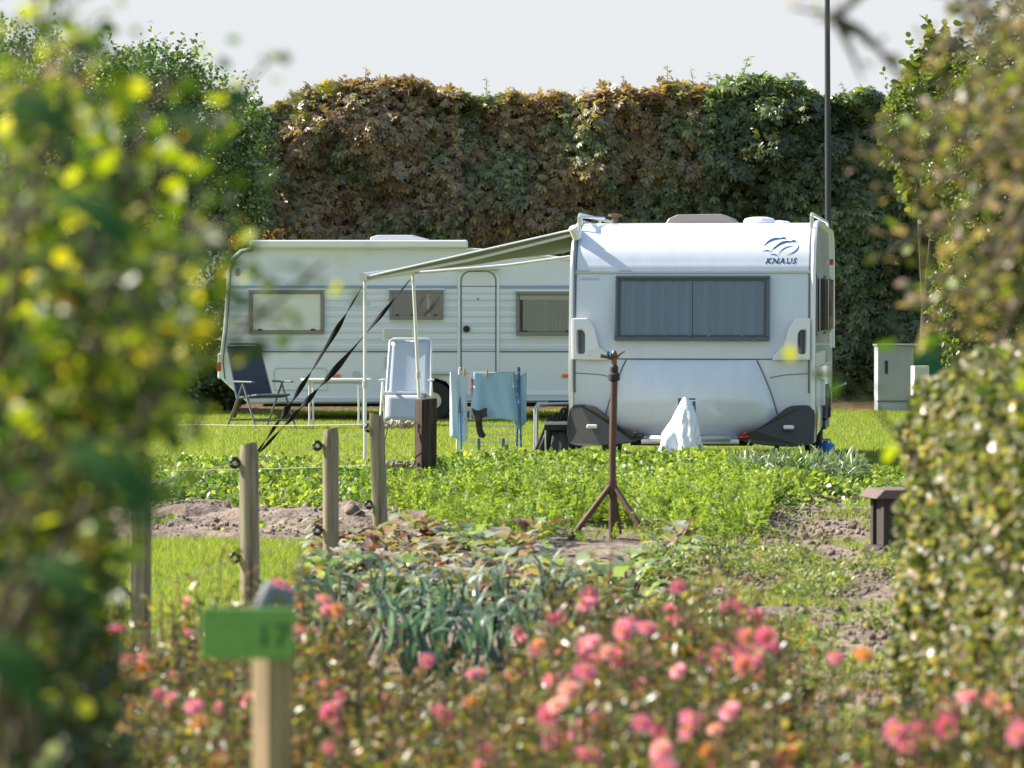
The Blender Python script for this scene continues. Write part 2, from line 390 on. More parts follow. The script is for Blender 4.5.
# ------------------------------------------------------------------ grass
M['grass'] = leaf_mat('grass_blade', [(0, (.15, .20, .03)), (.5, (.21, .26, .06)), (.9, (.30, .33, .10)), (1, (.44, .40, .2))], .5, .5, (1.5, 1.6, .6), spec=.3)
def grass(name, n, fx, fd, h, wdt, label, maskf=None):
    x = fx(n); d = fd(n)
    if maskf is not None:
        k = maskf(x, d); x = x[k]; d = d[k]
    n = len(x); pos = np.stack([x, d, np.zeros(n)-.003], 1)
    hh = h*rng.uniform(.5, 1.2, n)*(.6+.8*vnoise(x, d, .9, 21))
    dirn = np.stack([rng.normal(0, .35, n), rng.normal(0, .35, n), np.ones(n)], 1); nn = rv(n); nn[:, 2] = 0
    Mx = frames(dirn, nn); T = BLADE[0]
    V = np.einsum('nij,nkj->nki', Mx, T[None]*np.stack([np.full(n, wdt), hh, hh*.5], 1)[:, None, :])+pos[:, None, :]
    F = (BLADE[1][None]+(np.arange(n)*3)[:, None, None]).reshape(-1, 3)
    return tag(mobj(name, raw_mesh(name, V.reshape(-1, 3), F), 'grass'), label, 'grass', kind='stuff')
half = lambda d: d*512/FPX+.6
def lawn_far(n):
    return None
N = 420000
dd = 34+rng.random(N)**.8*28.5; xx = (rng.random(N)*2-1)*half(dd)
grass('lawn_grass', N, lambda n: xx, lambda n: dd, .055, .009, 'short sunlit lawn grass around the two caravans', lambda x, d: garden(x, d) < 0)
N2 = 130000
d2 = 13+rng.random(N2)*16; x2 = fence_x(d2)+.5-rng.random(N2)*(2.3)
grass('grass_strip', N2, lambda n: x2, lambda n: d2, .06, .006, 'bright grass strip left of the wooden fence posts', lambda x, d: (garden(x, d) < 0))
# ------------------------------------------------------------------ low vegetables
M['veg'] = leaf_mat('young_leafy_veg', [(0, (.10, .17, .025)), (.45, (.20, .28, .05)), (.8, (.30, .36, .08)), (1, (.40, .42, .16))], .42, .45, (1.6, 1.6, .5),
                    patch=[(0, (.06, .13, .03)), (1, (.15, .23, .06))], pscale=.9)
def veg(name, n, xf, df, hf, size, mat, label, T=ROUND, dens=None, cat='ground cover', jit=.7):
    d = df(n); x = xf(d); 
    k = np.ones(n, bool) if dens is None else (rng.random(n) < dens(x, d))
    x, d = x[k], d[k]; n = len(x)
    h = hf(x, d)*np.sqrt(rng.random(n))
    pos = np.stack([x, d, ground_z(x, d)+h+.01], 1)
    out = rv(n); out[:, 2] = np.abs(out[:, 2])*.6; out = norm(out)
    o = leaf_cloud(name, mat, pos, out, size, T, droop=-.05, jit=.35, up=1.0)
    if label: tag(o, label, cat, kind='stuff')
    return o
pxr = lambda a, b: (lambda d: (a+(b-a)*rng.random(len(d))-512)/FPX*d)
def densA(x, d):
    px = x/d*FPX+512
    base = np.clip((vnoise(x, d, 1.1, 31)-.25)*3, .15, 1)
    left = np.clip((d-31.6+(vnoise(x, d, 1.3, 33)-.5)*3)*1.2, 0, 1)
    right = np.where(px > 720, np.clip((d-30.5-(px-720)*.02+(vnoise(x, d, 1.5, 34)-.5)*3), 0.05, 1), 1)
    return np.where(px < 430, left*base, 1)*np.clip(base+.25, 0, 1)*right*(garden(x, d) > .1)*np.where(px > 860, .6, 1)
def hA(x, d):
    px = x/d*FPX+512
    return (.13+.07*np.clip((px-400)/80, 0, 1)-.10*np.clip((px-800)/60, 0, 1))*(.25+1.25*vnoise(x, d, 2.3, 41, 4))*(1-.25*np.clip((d-36)/3, 0, 1))
veg('leafy_vegetable_bed', 135000, pxr(100, 925), lambda n: 30.5+rng.random(n)*9.6, hA, .056, 'veg', 'low bright green leafy vegetables growing across the bed', T=LEAF, dens=densA, cat='vegetables')
M['weed'] = leaf_mat('mixed_weed_leaves', [(0, (.07, .12, .03)), (.5, (.16, .22, .06)), (.8, (.26, .30, .12)), (.93, (.36, .34, .18)), (1, (.34, .22, .12))], .42, .4, (1.5, 1.5, .6))
M['silver'] = leaf_mat('silvery_weed', [(0, (.10, .15, .08)), (1, (.28, .33, .2))], .35, .25, (1.2, 1.4, .6))
veg('tall_onion_weeds', 2600, pxr(735, 860), lambda n: 35+rng.random(n)*3, lambda x, d: .16+0*x, .16, 'silver', 'pale upright onion-like weeds before the caravan corner', T=(LEAF[0]*np.array([.18, 1, 1]), LEAF[1]), cat='weeds')
M['carrot'] = leaf_mat('carrot_fronds', [(0, (.12, .22, .035)), (.7, (.24, .34, .07)), (1, (.36, .42, .12))], .5, .45, (1.6, 1.5, .6))
nC = 5200
dC = 26.6+rng.random(nC)*6.6; pC = 405+rng.random(nC)*345; xC = (pC-512)/FPX*dC
kC = rng.random(nC) < np.clip((vnoise(xC, dC, 1.0, 51)-.22)*4, .1, 1)*np.where((pC > 560) & (dC < 28.4), .5, 1)*np.where((pC < 470) & (dC < 28.5), 0, 1)*np.where((pC > 545) & (pC < 665) & (dC < 28.7), np.where(dC > 27.2, .35, 0), 1)
xC, dC = xC[kC], dC[kC]; n = len(xC)
dirn = np.stack([rng.normal(0, .55, n), rng.normal(0, .55, n), np.full(n, 1.)], 1); nn = rv(n); nn[:, 2] = .3
V, F = inst(FROND[0], FROND[1], np.stack([xC, dC, ground_z(xC, dC)], 1), dirn, nn, .36*rng.uniform(.5, 1.05, n)*(.45+1.0*vnoise(xC, dC, 1.5, 53))*np.where((pC[kC] > 545) & (pC[kC] < 665) & (dC < 28.7), .45, 1))
tag(mobj('carrot_bed', raw_mesh('carrot_bed', V, F), 'carrot'), 'feathery light green carrot foliage round the tripod stand', 'vegetables', kind='stuff')
# weeds right / near
def densW(x, d):
    px = x/d*FPX+512
    return np.clip((vnoise(x, d*.55, 2.3, 61, 3)-.54)*8, 0, 1)*np.where((px > 740) & (px < 880) & (d > 25.5) & (d < 31.3), .2, 1)
veg('garden_weeds', 52000, pxr(640, 940), lambda n: 13.5+rng.random(n)*18, lambda x, d: .02+.16*vnoise(x, d, 2.5, 3), .04, 'weed', 'patchy green weeds on the bare soil by the path', T=LEAFN, dens=densW, cat='weeds')
veg('strip_weeds', 2500, pxr(130, 420), lambda n: 28.5+rng.random(n)*3.5, lambda x, d: .05+0*x, .045, 'veg', 'few small weeds on the dug soil strip', dens=lambda x, d: np.clip((vnoise(x, d, 1.2, 71, 2)-.56)*8, 0, 1), cat='weeds')
# coarse grass clumps in the garden right
d2 = 14+rng.random(60000)*23; x2 = (640+rng.random(60000)*300-512)/FPX*d2
grass('rough_grass_tufts', 60000, lambda n: x2, lambda n: d2, .12, .008, 'rough grass tufts between the weeds on the right', lambda x, d: vnoise(x, d*.6, 2.0, 81, 3) > .60)
# soil clods and pebbles
n = 5000; d_ = 14+rng.random(n)*18; x_ = np.where(rng.random(n) < .45, (140+rng.random(n)*260-512)/FPX*d_, (700+rng.random(n)*200-512)/FPX*d_)
k = garden(x_, d_) > .05; x_, d_ = x_[k], d_[k]; n = len(x_)
CL = (np.array([(1, 0, 0), (0, 1, 0), (-1, 0, 0), (0, -1, 0), (0, 0, .8), (.1, .1, -.8)]), np.array([(0, 1, 4), (1, 2, 4), (2, 3, 4), (3, 0, 4), (1, 0, 5), (2, 1, 5), (3, 2, 5), (0, 3, 5)]))
V, F = inst(CL[0], CL[1], np.stack([x_, d_, ground_z(x_, d_)+.006], 1), rv(n), rv(n), np.exp(rng.normal(-4.2, .5, n)))
tag(mobj('soil_clods', raw_mesh('soil_clods', V, F), 'soil'), 'crumbly clods lying on the dug garden soil', 'clods', kind='stuff')
# ------------------------------------------------------------------ front caravan
W2 = 1.235
fprof = [(.16, .30), (.03, .50), (0, .80), (0, 1.15), (.04, 1.6), (.10, 2.02), (.14, 2.14), (.21, 2.26), (.32, 2.37), (.47, 2.46), (.68, 2.525), (.95, 2.555), (1.4, 2.565)]
def smoothpts(pts, k=5):
    out = []
    for i in range(len(pts)-1):
        p0 = pts[max(i-1, 0)]; p1 = pts[i]; p2 = pts[i+1]; p3 = pts[min(i+2, len(pts)-1)]
        for j in range(k):
            t = j/k
            out.append(tuple(.5*((2*p1[a])+(-p0[a]+p2[a])*t+(2*p0[a]-5*p1[a]+4*p2[a]-p3[a])*t*t+(-p0[a]+3*p1[a]-3*p2[a]+p3[a])*t**3) for a in (0, 1)))
    out.append(pts[-1]); return out
FP = smoothpts(fprof)
_fz = np.array([p[1] for p in FP]); _fv = np.array([p[0] for p in FP])
def fv(z): return float(np.interp(z, _fz, _fv))
back = [(5.0, 2.53), (5.25, 2.44), (5.38, 2.2), (5.45, 1.2), (5.42, .45), (5.3, .38)]
closed = FP+back+[(3.6, .38), (3.5, .62), (3.2, .74), (2.9, .62), (2.8, .38), (1.2, .33)]
cv = thing('front_caravan', 'white caravan seen end-on with dark-framed front window, grey bumper corners and blue lettering', 'caravan', loc=(X(691.5, 40.15), 40.15, 0), rz=R(-6.8))
g = MB(); g.prism(closed, 'x', -W2, W2); g.build('body', 'paint', cv, smooth=True)
for sx in (-1, 1):
    g = MB(); g.tube([(sx*(W2+.004), p[0]-.004, p[1]) for p in FP+back[:4]], .026, 8); g.build('edge_trim', 'alu' if sx < 0 else 'trim', cv, smooth=True)
    g = MB(); g.tube([(sx*(W2-.036), p[0]-.006, p[1]) for p in FP[10:]+back[:1]], .007, 6); g.build('seam', 'line', cv, smooth=True)
# horizontal seam under the curved brow
g = MB(); g.box(-W2+.03, W2-.03, fv(2.035)-.014, fv(2.035)+.03, 2.022, 2.046); g.box(-W2+.03, W2-.03, fv(2.05)-.008, fv(2.05)+.03, 2.047, 2.056)
g.build('brow_seam', 'alu_dull', cv, bevel=.003)
# front window
x0, x1, z0, z1 = -.79, .80, 1.335, 2.005
wf = MB()
def fr(g, x0, x1, z0, z1, t, d0, d1, f=fv):
    # frame of four bars following the lean of the wall
    for (a, b_, c, d) in ((x0, x1, z1-t, z1), (x0, x1, z0, z0+t), (x0, x0+t, z0+t, z1-t), (x1-t, x1, z0+t, z1-t)):
        vs = []
        for xx_ in (a, b_):
            for zz in (c, d):
                for dd_ in (d0, d1): vs.append((xx_, f(zz)-dd_, zz))
        g.add(vs, [(0, 1, 3, 2), (4, 6, 7, 5), (0, 4, 5, 1), (2, 3, 7, 6), (0, 2, 6, 4), (1, 5, 7, 3)])
fr(wf, x0, x1, z0, z1, .035, -.005, .090)
win = wf.build('front_window', 'frame_blue', cv, bevel=.012)
g = MB(); fr(g, x0+.037, x1-.037, z0+.037, z1-.037, .022, -.003, .066); g.build('inner_frame', 'greyplastic', win)
g = MB(); g.add([(x0+.03, fv(z0+.03)-.078, z0+.03), (x1-.03, fv(z0+.03)-.078, z0+.03), (x1-.03, fv(z1-.03)-.078, z1-.03), (x0+.03, fv(z1-.03)-.078, z1-.03)], [(0, 1, 2, 3)])
g.build('pane', 'glass', win)
def curtain(nm, x0, x1, z0, z1, base, parent, mat='curtain', fold=.05, amp=.008, pd=.024, pk=.55):
    g = MB(); r_ = random.Random(int(abs(x0)*1000)); ph = [r_.uniform(0, 6) for _ in range(4)]
    def fn(u, v):
        x = x0+(x1-x0)*u; z = z0+(z1-z0)*v
        a = math.sin(x/fold*6.28+ph[0]+.8*math.sin(x*9+ph[1]))+.4*math.sin(x/fold*2.7+ph[2])
        return (x, base(z)-pd-a*amp*pk*(1-.4*v), z)
    n = int((x1-x0)/fold*10); g.grid(fn, n, 4)
    return g.build(nm, mat, parent, smooth=True)
g = MB(); g.add([(x0+.03, fv(z0+.03)-.006, z0+.03), (x1-.03, fv(z0+.03)-.006, z0+.03), (x1-.03, fv(z1-.03)-.006, z1-.03), (x0+.03, fv(z1-.03)-.006, z1-.03)], [(0, 1, 2, 3)]); g.build('shade_plate', 'shade_plate', win)
curtain('curtain', x0+.04, .005, z0+.045, z1-.05, fv, win, fold=.135, amp=.020, pd=.042, pk=1.); curtain('curtain', .015, x1-.04, z0+.045, z1-.05, fv, win, fold=.15, amp=.020, pd=.042, pk=1.)
for q in (-.62, 0, .62):
    g = MB(); g.box(q-.03, q+.03, fv(1.36)-.086, fv(1.36)-.002, 1.352, 1.372); g.build('window_latch', 'rubber', win)
# gas locker lid
def hw(t): return .91-.24*t**1.6-.0*t
def gb(u, v):
    z = .36+(1.135-.36)*v; h = hw(v); x = (u*2-1)*h
    e = abs(u*2-1)
    prof = .02+.15*math.sin(min(1, (1-v)*1.6+.05)*math.pi/2)*(.55+.45*min(1, v*2.2)); prof *= 1 if v < .985 else .5
    side = (1-e**9)*.75+.25*(1-e*e)
    return (x, fv(z)-.006-prof*side*(.4+.6*min(1, v*6+.3)), z)
g = MB(); g.grid(gb, 48, 30); lid = g.build('gas_locker_lid', 'paint', cv, smooth=True)
for s in (0, 1):
    g = MB(); g.tube([Vector(gb(s, j/20))+Vector((0, -.004, 0)) for j in range(21)], .006, 6); g.build('lid_seam', 'line', cv)
g = MB(); g.tube([(-W2+.03, fv(1.145)-.003, 1.145), (W2-.03, fv(1.145)-.003, 1.145)], .006, 6); g.build('lid_top_seam', 'line', cv)
for s in (-1, 1):
    g = MB(); g.tube([(s*(W2-.03), fv(.98)-.003, .98+.02), (s*.95, fv(.98)-.003, .985), (s*.80, fv(.98)-.004, .955)], .004, 6)
    g.build('corner_seam', 'line', cv)
g = MB(); g.box(-.9, .9, -.09, .05, .335, .352); g.build('lid_lower_rail', 'trim', cv, bevel=.005)
# badge on the lid
gy = gb(.5, .35)[1]
def lidy(x, z):
    v = (z-.36)/(1.135-.36); return gb((x/hw(v)+1)/2, v)[1]
def on_lid(cx, cz, sc):
    return lambda x, y: Vector((cx+x*sc, lidy(cx, cz)-.010-.02*(cz-.0-(cz+y*sc)), cz+y*sc))
bx_, bz_ = -.035, .655
g = MB(); g.box(bx_-.09, bx_+.09, lidy(bx_, bz_)-.012, lidy(bx_, bz_)+.05, bz_-.095, bz_+.095); bd = g.build('emblem_plate', 'blue', cv, bevel=.004)
# birds emblem: two soaring swallows
def ribbon(g, pts, ws, mp, dy=0):
    n_ = len(pts); L = []
    for i, p in enumerate(pts):
        a = pts[max(i-1, 0)]; b = pts[min(i+1, n_-1)]; tx, ty = b[0]-a[0], b[1]-a[1]; l = math.hypot(tx, ty) or 1
        L.append((mp(p[0]-ty/l*ws[i], p[1]+tx/l*ws[i]), mp(p[0]+ty/l*ws[i], p[1]-tx/l*ws[i])))
    vs = [v for q in L for v in q]; g.add(vs, [(2*i, 2*i+1, 2*i+3, 2*i+2) for i in range(n_-1)])
def bezier(p, n=14):
    out = []
    for i in range(n+1):
        t = i/n; q = [Vector(x) for x in p]
        while len(q) > 1: q = [q[j].lerp(q[j+1], t) for j in range(len(q)-1)]
        out.append(tuple(q[0]))
    return out
def birds(g, mp):
    # coordinates read as 1 unit = emblem width, centre 0
    tap = lambda n, w: [w*math.sin(math.pi*min(1, (i+.3)/n)) for i in range(n)]
    for dx, dy in ((-.10, .04), (.18, -.04)):
        # back wing, head, front wing with pointed tail
        pts = bezier([(-.36+dx, -.02+dy), (-.22+dx, .16+dy), (-.05+dx, .2+dy), (.16+dx, .17+dy)]); ribbon(g, pts, tap(len(pts), .034), mp)
        pts = bezier([(.06+dx, .15+dy), (.14+dx, .22+dy), (.2+dx, .2+dy), (.23+dx, .15+dy)]); ribbon(g, pts, tap(len(pts), .028), mp)
    pts = bezier([(-.5, -.12), (-.38, -.07), (-.30, -.09), (-.26, -.14)]); ribbon(g, pts, tap(len(pts), .012), mp)
    pts = bezier([(-.26, -.14), (-.18, .02), (-.05, .08), (.10, .10)]); ribbon(g, pts, tap(len(pts), .014), mp)
    pts = bezier([(-.3, -.2), (-.2, -.17), (-.1, -.2), (-.08, -.24)]); ribbon(g, pts, tap(len(pts), .012), mp)
    pts = bezier([(-.08, -.24), (.02, -.02), (.2, .02), (.34, .02)]); ribbon(g, pts, tap(len(pts), .014), mp)
    pts = bezier([(.46, .06), (.52, -.02), (.42, -.14), (.16, -.22)]); ribbon(g, pts, tap(len(pts), .016), mp)
lx, lz = .90, 2.295
mpc = lambda x, y: Vector((lx+x, fv(lz+y)-.003, lz+y))
g = MB(); birds(g, lambda x, y: mpc(x*.38, y*.40)); g.build('bird_emblem', 'navy', cv)
text_mesh('lettering', 'KNAUS', .080, 'navy', cv, lambda x, y: Vector((lx+.0+x*1.12, fv(2.125+y)-.0022, 2.125+y)), shear=.28, ext=.001, bold=.0022)
g = MB(); birds(g, lambda x, y: Vector((bx_+x*.15, lidy(bx_, bz_)-.0145, bz_+.01+y*.28))); g.build('plate_emblem', 'white', bd)
g = MB(); g.box(bx_-.06, bx_+.06, lidy(bx_, bz_)-.0145, lidy(bx_, bz_)-.011, bz_-.078, bz_-.058); g.build('plate_lettering', 'white', bd)
text_mesh('model_lettering', 'südwind', .05, 'alu_dull', cv, lambda x, y: Vector((-1.06+x, fv(1.95+y)-.004, 1.955+y)), shear=.3)
# corner grab handles
for s in (-1, 1):
    g = MB()
    out = [(W2-.02, 1.56), (W2-.17, 1.56), (W2-.24, 1.46), (W2-.29, 1.27), (W2-.40, 1.18), (W2-.40, 1.14), (W2-.02, 1.14)]
    inn = [(W2-.06, 1.44), (W2-.12, 1.44), (W2-.145, 1.40), (W2-.145, 1.22), (W2-.13, 1.20), (W2-.07, 1.20), (W2-.06, 1.22)]
    # outer raised shape with a slot: ring of quads between outline and slot
    def yy(z): return fv(z)-.05
    vs = [(s*p[0], yy(p[1])+(.035 if i in (4, 5) else 0), p[1]) for i, p in enumerate(out)]+[(s*p[0], yy(p[1]), p[1]) for p in inn]
    fs = []
    ring_o = [0, 1, 2, 3, 4, 5, 6]; ring_i = [7, 8, 9, 10, 11, 12, 13]
    fs = [(0, 1, 8, 7), (1, 2, 9, 8), (2, 3, 10, 9), (3, 4, 5, 11, 10), (5, 6, 12, 11), (6, 0, 7, 13, 12)]
    if s > 0: fs = [tuple(reversed(f)) for f in fs]
    g.add(vs, fs)
    h = g.build('corner_handle', 'trim', cv)
    md = h.modifiers.new('s', 'SOLIDIFY'); md.thickness = .055; md.offset = -1
    md = h.modifiers.new('b', 'BEVEL'); md.width = .012; md.segments = 3; md.limit_method = 'ANGLE'; md.angle_limit = R(40)
    g = MB(); g.box(s*(W2-.105)-.035, s*(W2-.105)+.03, fv(1.3)-.012, fv(1.3)+.02, 1.19, 1.45); g.box(s*(W2-.115)-.012, s*(W2-.115)+.014, fv(1.3)-.035, fv(1.3)-.013, 1.215, 1.43)
    g.build('grip', 'frame_blue', h)
# bumper corners
for s in (-1, 1):
    pr = [(W2+.012, .28), (W2+.03, .58), (W2-.02, .665), (W2-.14, .675), (W2-.25, .655), (W2-.36, .57), (W2-.5, .47), (W2-.62, .41), (W2-.74, .37), (W2-.74, .335), (W2-.60, .285), (W2-.2, .255)]
    pr = [(s*a, z) for a, z in pr]
    if s < 0: pr = pr[::-1]
    pr = smoothpts(pr+[pr[0]], 3)[:-1]
    g = MB(); g.prism(pr, 'y', -.20, .75)
    # pull the outer front corner back for a rounded bumper
    g.v = [(x, y+((.10*max(0, (abs(x)-(W2-.25))/.27)+.10*max(0, (z-.45)/.22)) if y < 0 else 0), z) for x, y, z in g.v]
    bo = g.build('bumper_corner', 'greyplastic', cv, bevel=.018)
    g = MB(); lxx = s*(W2-.23); g.box(lxx-.055, lxx+.055, -.225, -.15, .435, .478); g.build('position_lamp', 'lens', bo, bevel=.016)
    g = MB(); g.box(s*(W2+.02), s*(W2+.042), .25, .31, .45, .52); g.build('side_marker', 'orange', bo, bevel=.005)
    g = MB(); g.tube([(s*.56, -.20, .345), (s*.56, -.23, .40)], .018, 8); g.tube([(s*.50, -.20, .35), (s*.60, -.22, .36)], .014, 8); g.build('lid_catch', 'red' if s > 0 else 'rubber', cv)
g = MB(); g.box(-.62, .62, -.06, 5.0, .26, .325); g.box(-1.1, 1.1, .5, 5.0, .30, .36)
g.build('chassis', 'dark', cv)
g = MB(); g.tube([(-.50, -.17, .305), (.50, -.17, .305)], .028, 8); g.build('front_crossbar', 'trim', cv, smooth=True)
g = MB(); g.tube([(-.5, .1, .33), (-.03, -1.1, .36)], .035, 6); g.tube([(.5, .1, .33), (.03, -1.1, .36)], .035, 6); g.tube([(0, -.9, .37), (0, -1.12, .38)], .03, 8)
g.build('drawbar', 'alu_dull', cv)
g = MB(); g.tube([(-.02, -.75, .06), (-.02, -.75, .5)], .024, 8); g.lathe([(.04, 0), (.08, .01), (.08, .05), (.04, .06)], c=(-.02, -.75, .0), n=14); g.build('jockey_wheel', 'alu', cv)
for s in (-1, 1):
    wh = MB(); prw = [(.10, -.09), (.30, -.09), (.325, -.05), (.325, .05), (.30, .09), (.10, .09)]
    n_ = 28; vs = [(s*(W2-.12)+a, 3.2+r_*math.cos(2*math.pi*k/n_), .325+r_*math.sin(2*math.pi*k/n_)) for r_, a in prw for k in range(n_)]
    wh.add(vs, [(i*n_+k, i*n_+(k+1) % n_, (i+1)*n_+(k+1) % n_, (i+1)*n_+k) for i in range(5) for k in range(n_)])
    wo = wh.build('wheel', 'rubber', cv, smooth=True)
    g = MB(); g.tube([(s*(W2-.12)-.07, 3.2, .325), (s*(W2-.12)+.075, 3.2, .325)], .2, 20); g.build('rim', 'alu', wo)
    g = MB(); g.tube([(s*.85, .55, .36), (s*.85, .35, .03)], .025, 6); g.box(s*.85-.07, s*.85+.07, .28, .42, .0, .03); g.build('corner_steady', 'dark', cv)
# side windows on the right wall, service hatch
for (a, b_) in ((.45, 1.95), (2.75, 4.2)):
    g = MB(); g.box(W2-.01, W2+.035, a, b_, 1.38, 2.02); wo = g.build('side_window', 'frame_blue', cv, bevel=.02)
    g = MB(); g.box(W2+.036, W2+.062, a+.05, b_-.05, 1.42, 1.98); g.build('pane', 'glass_dark', wo, bevel=.02)
    g = MB(); g.box(W2+.02, W2+.034, a+.06, b_-.06, 1.44, 1.96); g.build('blind', 'shade_plate', wo)  # dark plate behind the pane, in the painted room shade colour
g = MB(); g.box(W2, W2+.008, .2, 5.2, 1.03, 1.045); g.box(W2, W2+.008, .2, 5.2, .62, .63); g.build('side_moulding', 'alu', cv)
g = MB(); g.box(W2, W2+.03, .75, 1.35, .45, .95); g.build('service_hatch', 'trim', cv, bevel=.01)
g = MB(); g.box(W2, W2+.05, 1.9, 2.15, .62, .9); g.build('socket_cover', 'trim', cv, bevel=.01)
g = MB(); g.box(W2, W2+.014, .6, 3.0, 1.06, 1.2); g.build('side_decal', 'alu_dull', cv)
g = MB(); g.box(W2+.0, W2+.03, 2.65, 3.75, .34, .44); g.tube([(W2+.02, 2.7, .45), (W2+.03, 2.8, .68), (W2+.03, 3.2, .8), (W2+.03, 3.6, .68), (W2+.02, 3.7, .45)], .03, 8); g.build('wheel_arch', 'greyplastic', cv)
g = MB(); g.tube([(W2+.01, 4.9, .72), (W2+.18, 4.8, .80)], .015, 6); g.build('hook', 'alu', cv)
g = MB(); g.box(W2+.0, W2+.035, 4.8, 4.9, 2.15, 2.22); g.build('clearance_lamp', 'red', cv, bevel=.01)
# roof fittings
for s in (-1, 1):
    g = MB(); xr = s*(W2-.03)
    g.tube([(xr, .50, 2.46), (xr, .48, 2.61), (xr, .56, 2.64), (xr, 4.6, 2.63), (xr, 4.75, 2.6), (xr, 4.8, 2.48)], .018, 8); g.tube([(xr, .7, 2.52), (xr, .7, 2.63)], .014, 6); g.tube([(xr, 2.7, 2.52), (xr, 2.7, 2.63)], .014, 6)
    if s < 0: g.tube([(xr, .5, 2.61), (xr+.22, .9, 2.61)], .014, 6)
    g.build('roof_rail', 'alu', cv, smooth=True)
g = MB(); g.prism([(-.40, 2.56), (-.36, 2.62), (-.27, 2.66), (.2, 2.665), (.29, 2.63), (.36, 2.56)], 'y', 1.6, 2.6); g.build('skylight', 'dome', cv, bevel=.015)
g = MB(); g.lathe([(.16, 0), (.17, .02), (.15, .05), (.08, .065), (.01, .068)], c=(.62, 1.3, 2.56)); g.build('roof_vent', 'trim', cv, smooth=True)
g = MB(); g.lathe([(.11, 0), (.12, .02), (.1, .03), (.01, .04)], c=(.80, 1.8, 2.56)); g.build('roof_vent', 'trim', cv, smooth=True)
g = MB(); g.lathe([(.035, 0), (.035, .07), (.07, .075), (.07, .095), (.01, .1)], c=(-.88, 1.0, 2.555)); g.build('chimney', 'stemdry', cv)
# draped cover over the hitch
def cover_fn(u, v):
    a = u*2*math.pi; t = 1-v
    rx = .018+.235*t**.75+(.05*max(0, 1-abs(t-.55)/.2) if math.cos(a) < 0 else 0)*abs(math.cos(a))+.03*t*t
    ry = .03+.36*t**.8
    nz = float(vnoise(math.cos(a)*1.3+5, math.sin(a)*1.3+t*2.2+5, 1.6, 301, 3))-.5
    fold = 1+.11*math.sin(5*a+2.3*t)*t+.07*math.sin(9*a-5*t+1)*t+nz*.55*t**.5
    sh = .025*math.sin(4*t+1)-.01
    z = .12+.66*v+.03*nz*t
    return Vector((rx*math.cos(a)*fold+sh, ry*math.sin(a)*fold, z))
g = MB(); g.grid(cover_fn, 96, 44)
c0 = P(684, 300, 39.2); hc = g.build('hitch_cover', 'cover', None, loc=(c0.x, 39.15, 0), smooth=True)
tag(hc, 'white crumpled protective cover draped over the caravan hitch', 'cover')
# ------------------------------------------------------------------ rear caravan
D2 = 56.8; S2 = FPX/D2
def q2(px, py): return ((px-512)/S2, CAM_Z-(py-300)/S2)
rc = thing('rear_caravan', 'long white caravan seen from its side, with rolled awning on the roof and ribbed walls', 'caravan', loc=(0, D2, 0))
sil = [q2(*p) for p in ((250, 403), (223, 379), (221, 360), (225, 327), (228, 285), (229, 268), (233, 258), (241, 251), (252, 248), (300, 247.5), (400, 248), (470, 249.5), (523, 253.5), (573, 260), (598, 266), (612, 280), (620, 330), (622, 380), (605, 403))]
g = MB(); mid = sil+[q2(456, 403), q2(454, 392), q2(446, 382), q2(434, 378), q2(422, 382), q2(414, 392), q2(412, 403)]
g.prism(mid[::-1], 'y', 0, 2.2)
M_old = M['paint_old']
# faint horizontal ribbing: bump and slight tone bands in the middle band of the wall
m, nt, b = new_mat('ribbed_caravan_wall')
tc = nt.nodes.new('ShaderNodeTexCoord'); sp = nt.nodes.new('ShaderNodeSeparateXYZ'); nt.links.new(tc.outputs['Object'], sp.inputs[0])
def mnode(op, a, b_=None):
    nd = nt.nodes.new('ShaderNodeMath'); nd.operation = op
    for i, q in enumerate((a, b_)):
        if q is None: continue
        if isinstance(q, (int, float)): nd.inputs[i].default_value = q
        else: nt.links.new(q, nd.inputs[i])
    return nd.outputs[0]
rib = mnode('SINE', mnode('MULTIPLY', sp.outputs[2], 2*math.pi/.115))
rib2 = mnode('SINE', mnode('MULTIPLY', sp.outputs[2], 2*math.pi/.047))
inb = mnode('MULTIPLY', mnode('GREATER_THAN', sp.outputs[2], 1.02), mnode('LESS_THAN', sp.outputs[2], 1.86))
h = mnode('MULTIPLY', mnode('ADD', rib, mnode('MULTIPLY', rib2, .35)), inb)
bp = nt.nodes.new('ShaderNodeBump'); bp.inputs['Strength'].default_value = .8; bp.inputs['Distance'].default_value = .006
nt.links.new(h, bp.inputs['Height']); nt.links.new(bp.outputs[0], b.inputs['Normal'])
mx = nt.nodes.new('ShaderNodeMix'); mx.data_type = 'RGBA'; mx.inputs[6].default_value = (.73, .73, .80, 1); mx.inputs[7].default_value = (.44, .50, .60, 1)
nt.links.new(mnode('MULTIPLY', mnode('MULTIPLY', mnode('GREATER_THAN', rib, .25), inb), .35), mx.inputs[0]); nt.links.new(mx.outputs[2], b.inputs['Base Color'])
b.inputs['Roughness'].default_value = .38; M['ribwall'] = m
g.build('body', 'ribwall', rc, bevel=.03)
def seg(px0, py0, px1, py1, r=.012, y=-.008): 
    a = q2(px0, py0); b_ = q2(px1, py1); return [(a[0], y, a[1]), (b_[0], y, b_[1])]
g = MB(); g.tube([(p[0], -.005, p[1]) for p in sil[:16]], .022, 8); g.build('edge_trim', 'trim', rc, smooth=True)
g = MB(); g.tube([(p[0]+.03, -.004, p[1]-.02) for p in sil[1:9]], .010, 6); g.build('seam', 'line', rc)
def rect(g, a, b_, c, d, y0, y1, mi=0):
    p = q2(a, d); q = q2(c, b_); g.box(p[0], q[0], y0, y1, p[1], q[1], mi)
g = MB(); rect(g, 250, 240.3, 468, 248, -.12, .02); g.build('rolled_awning', 'trim', rc, bevel=.03)
g = MB(); rect(g, 251, 240, 467, 241, -.09, -.0); g.build('roof_cap', 'cabinet', rc)
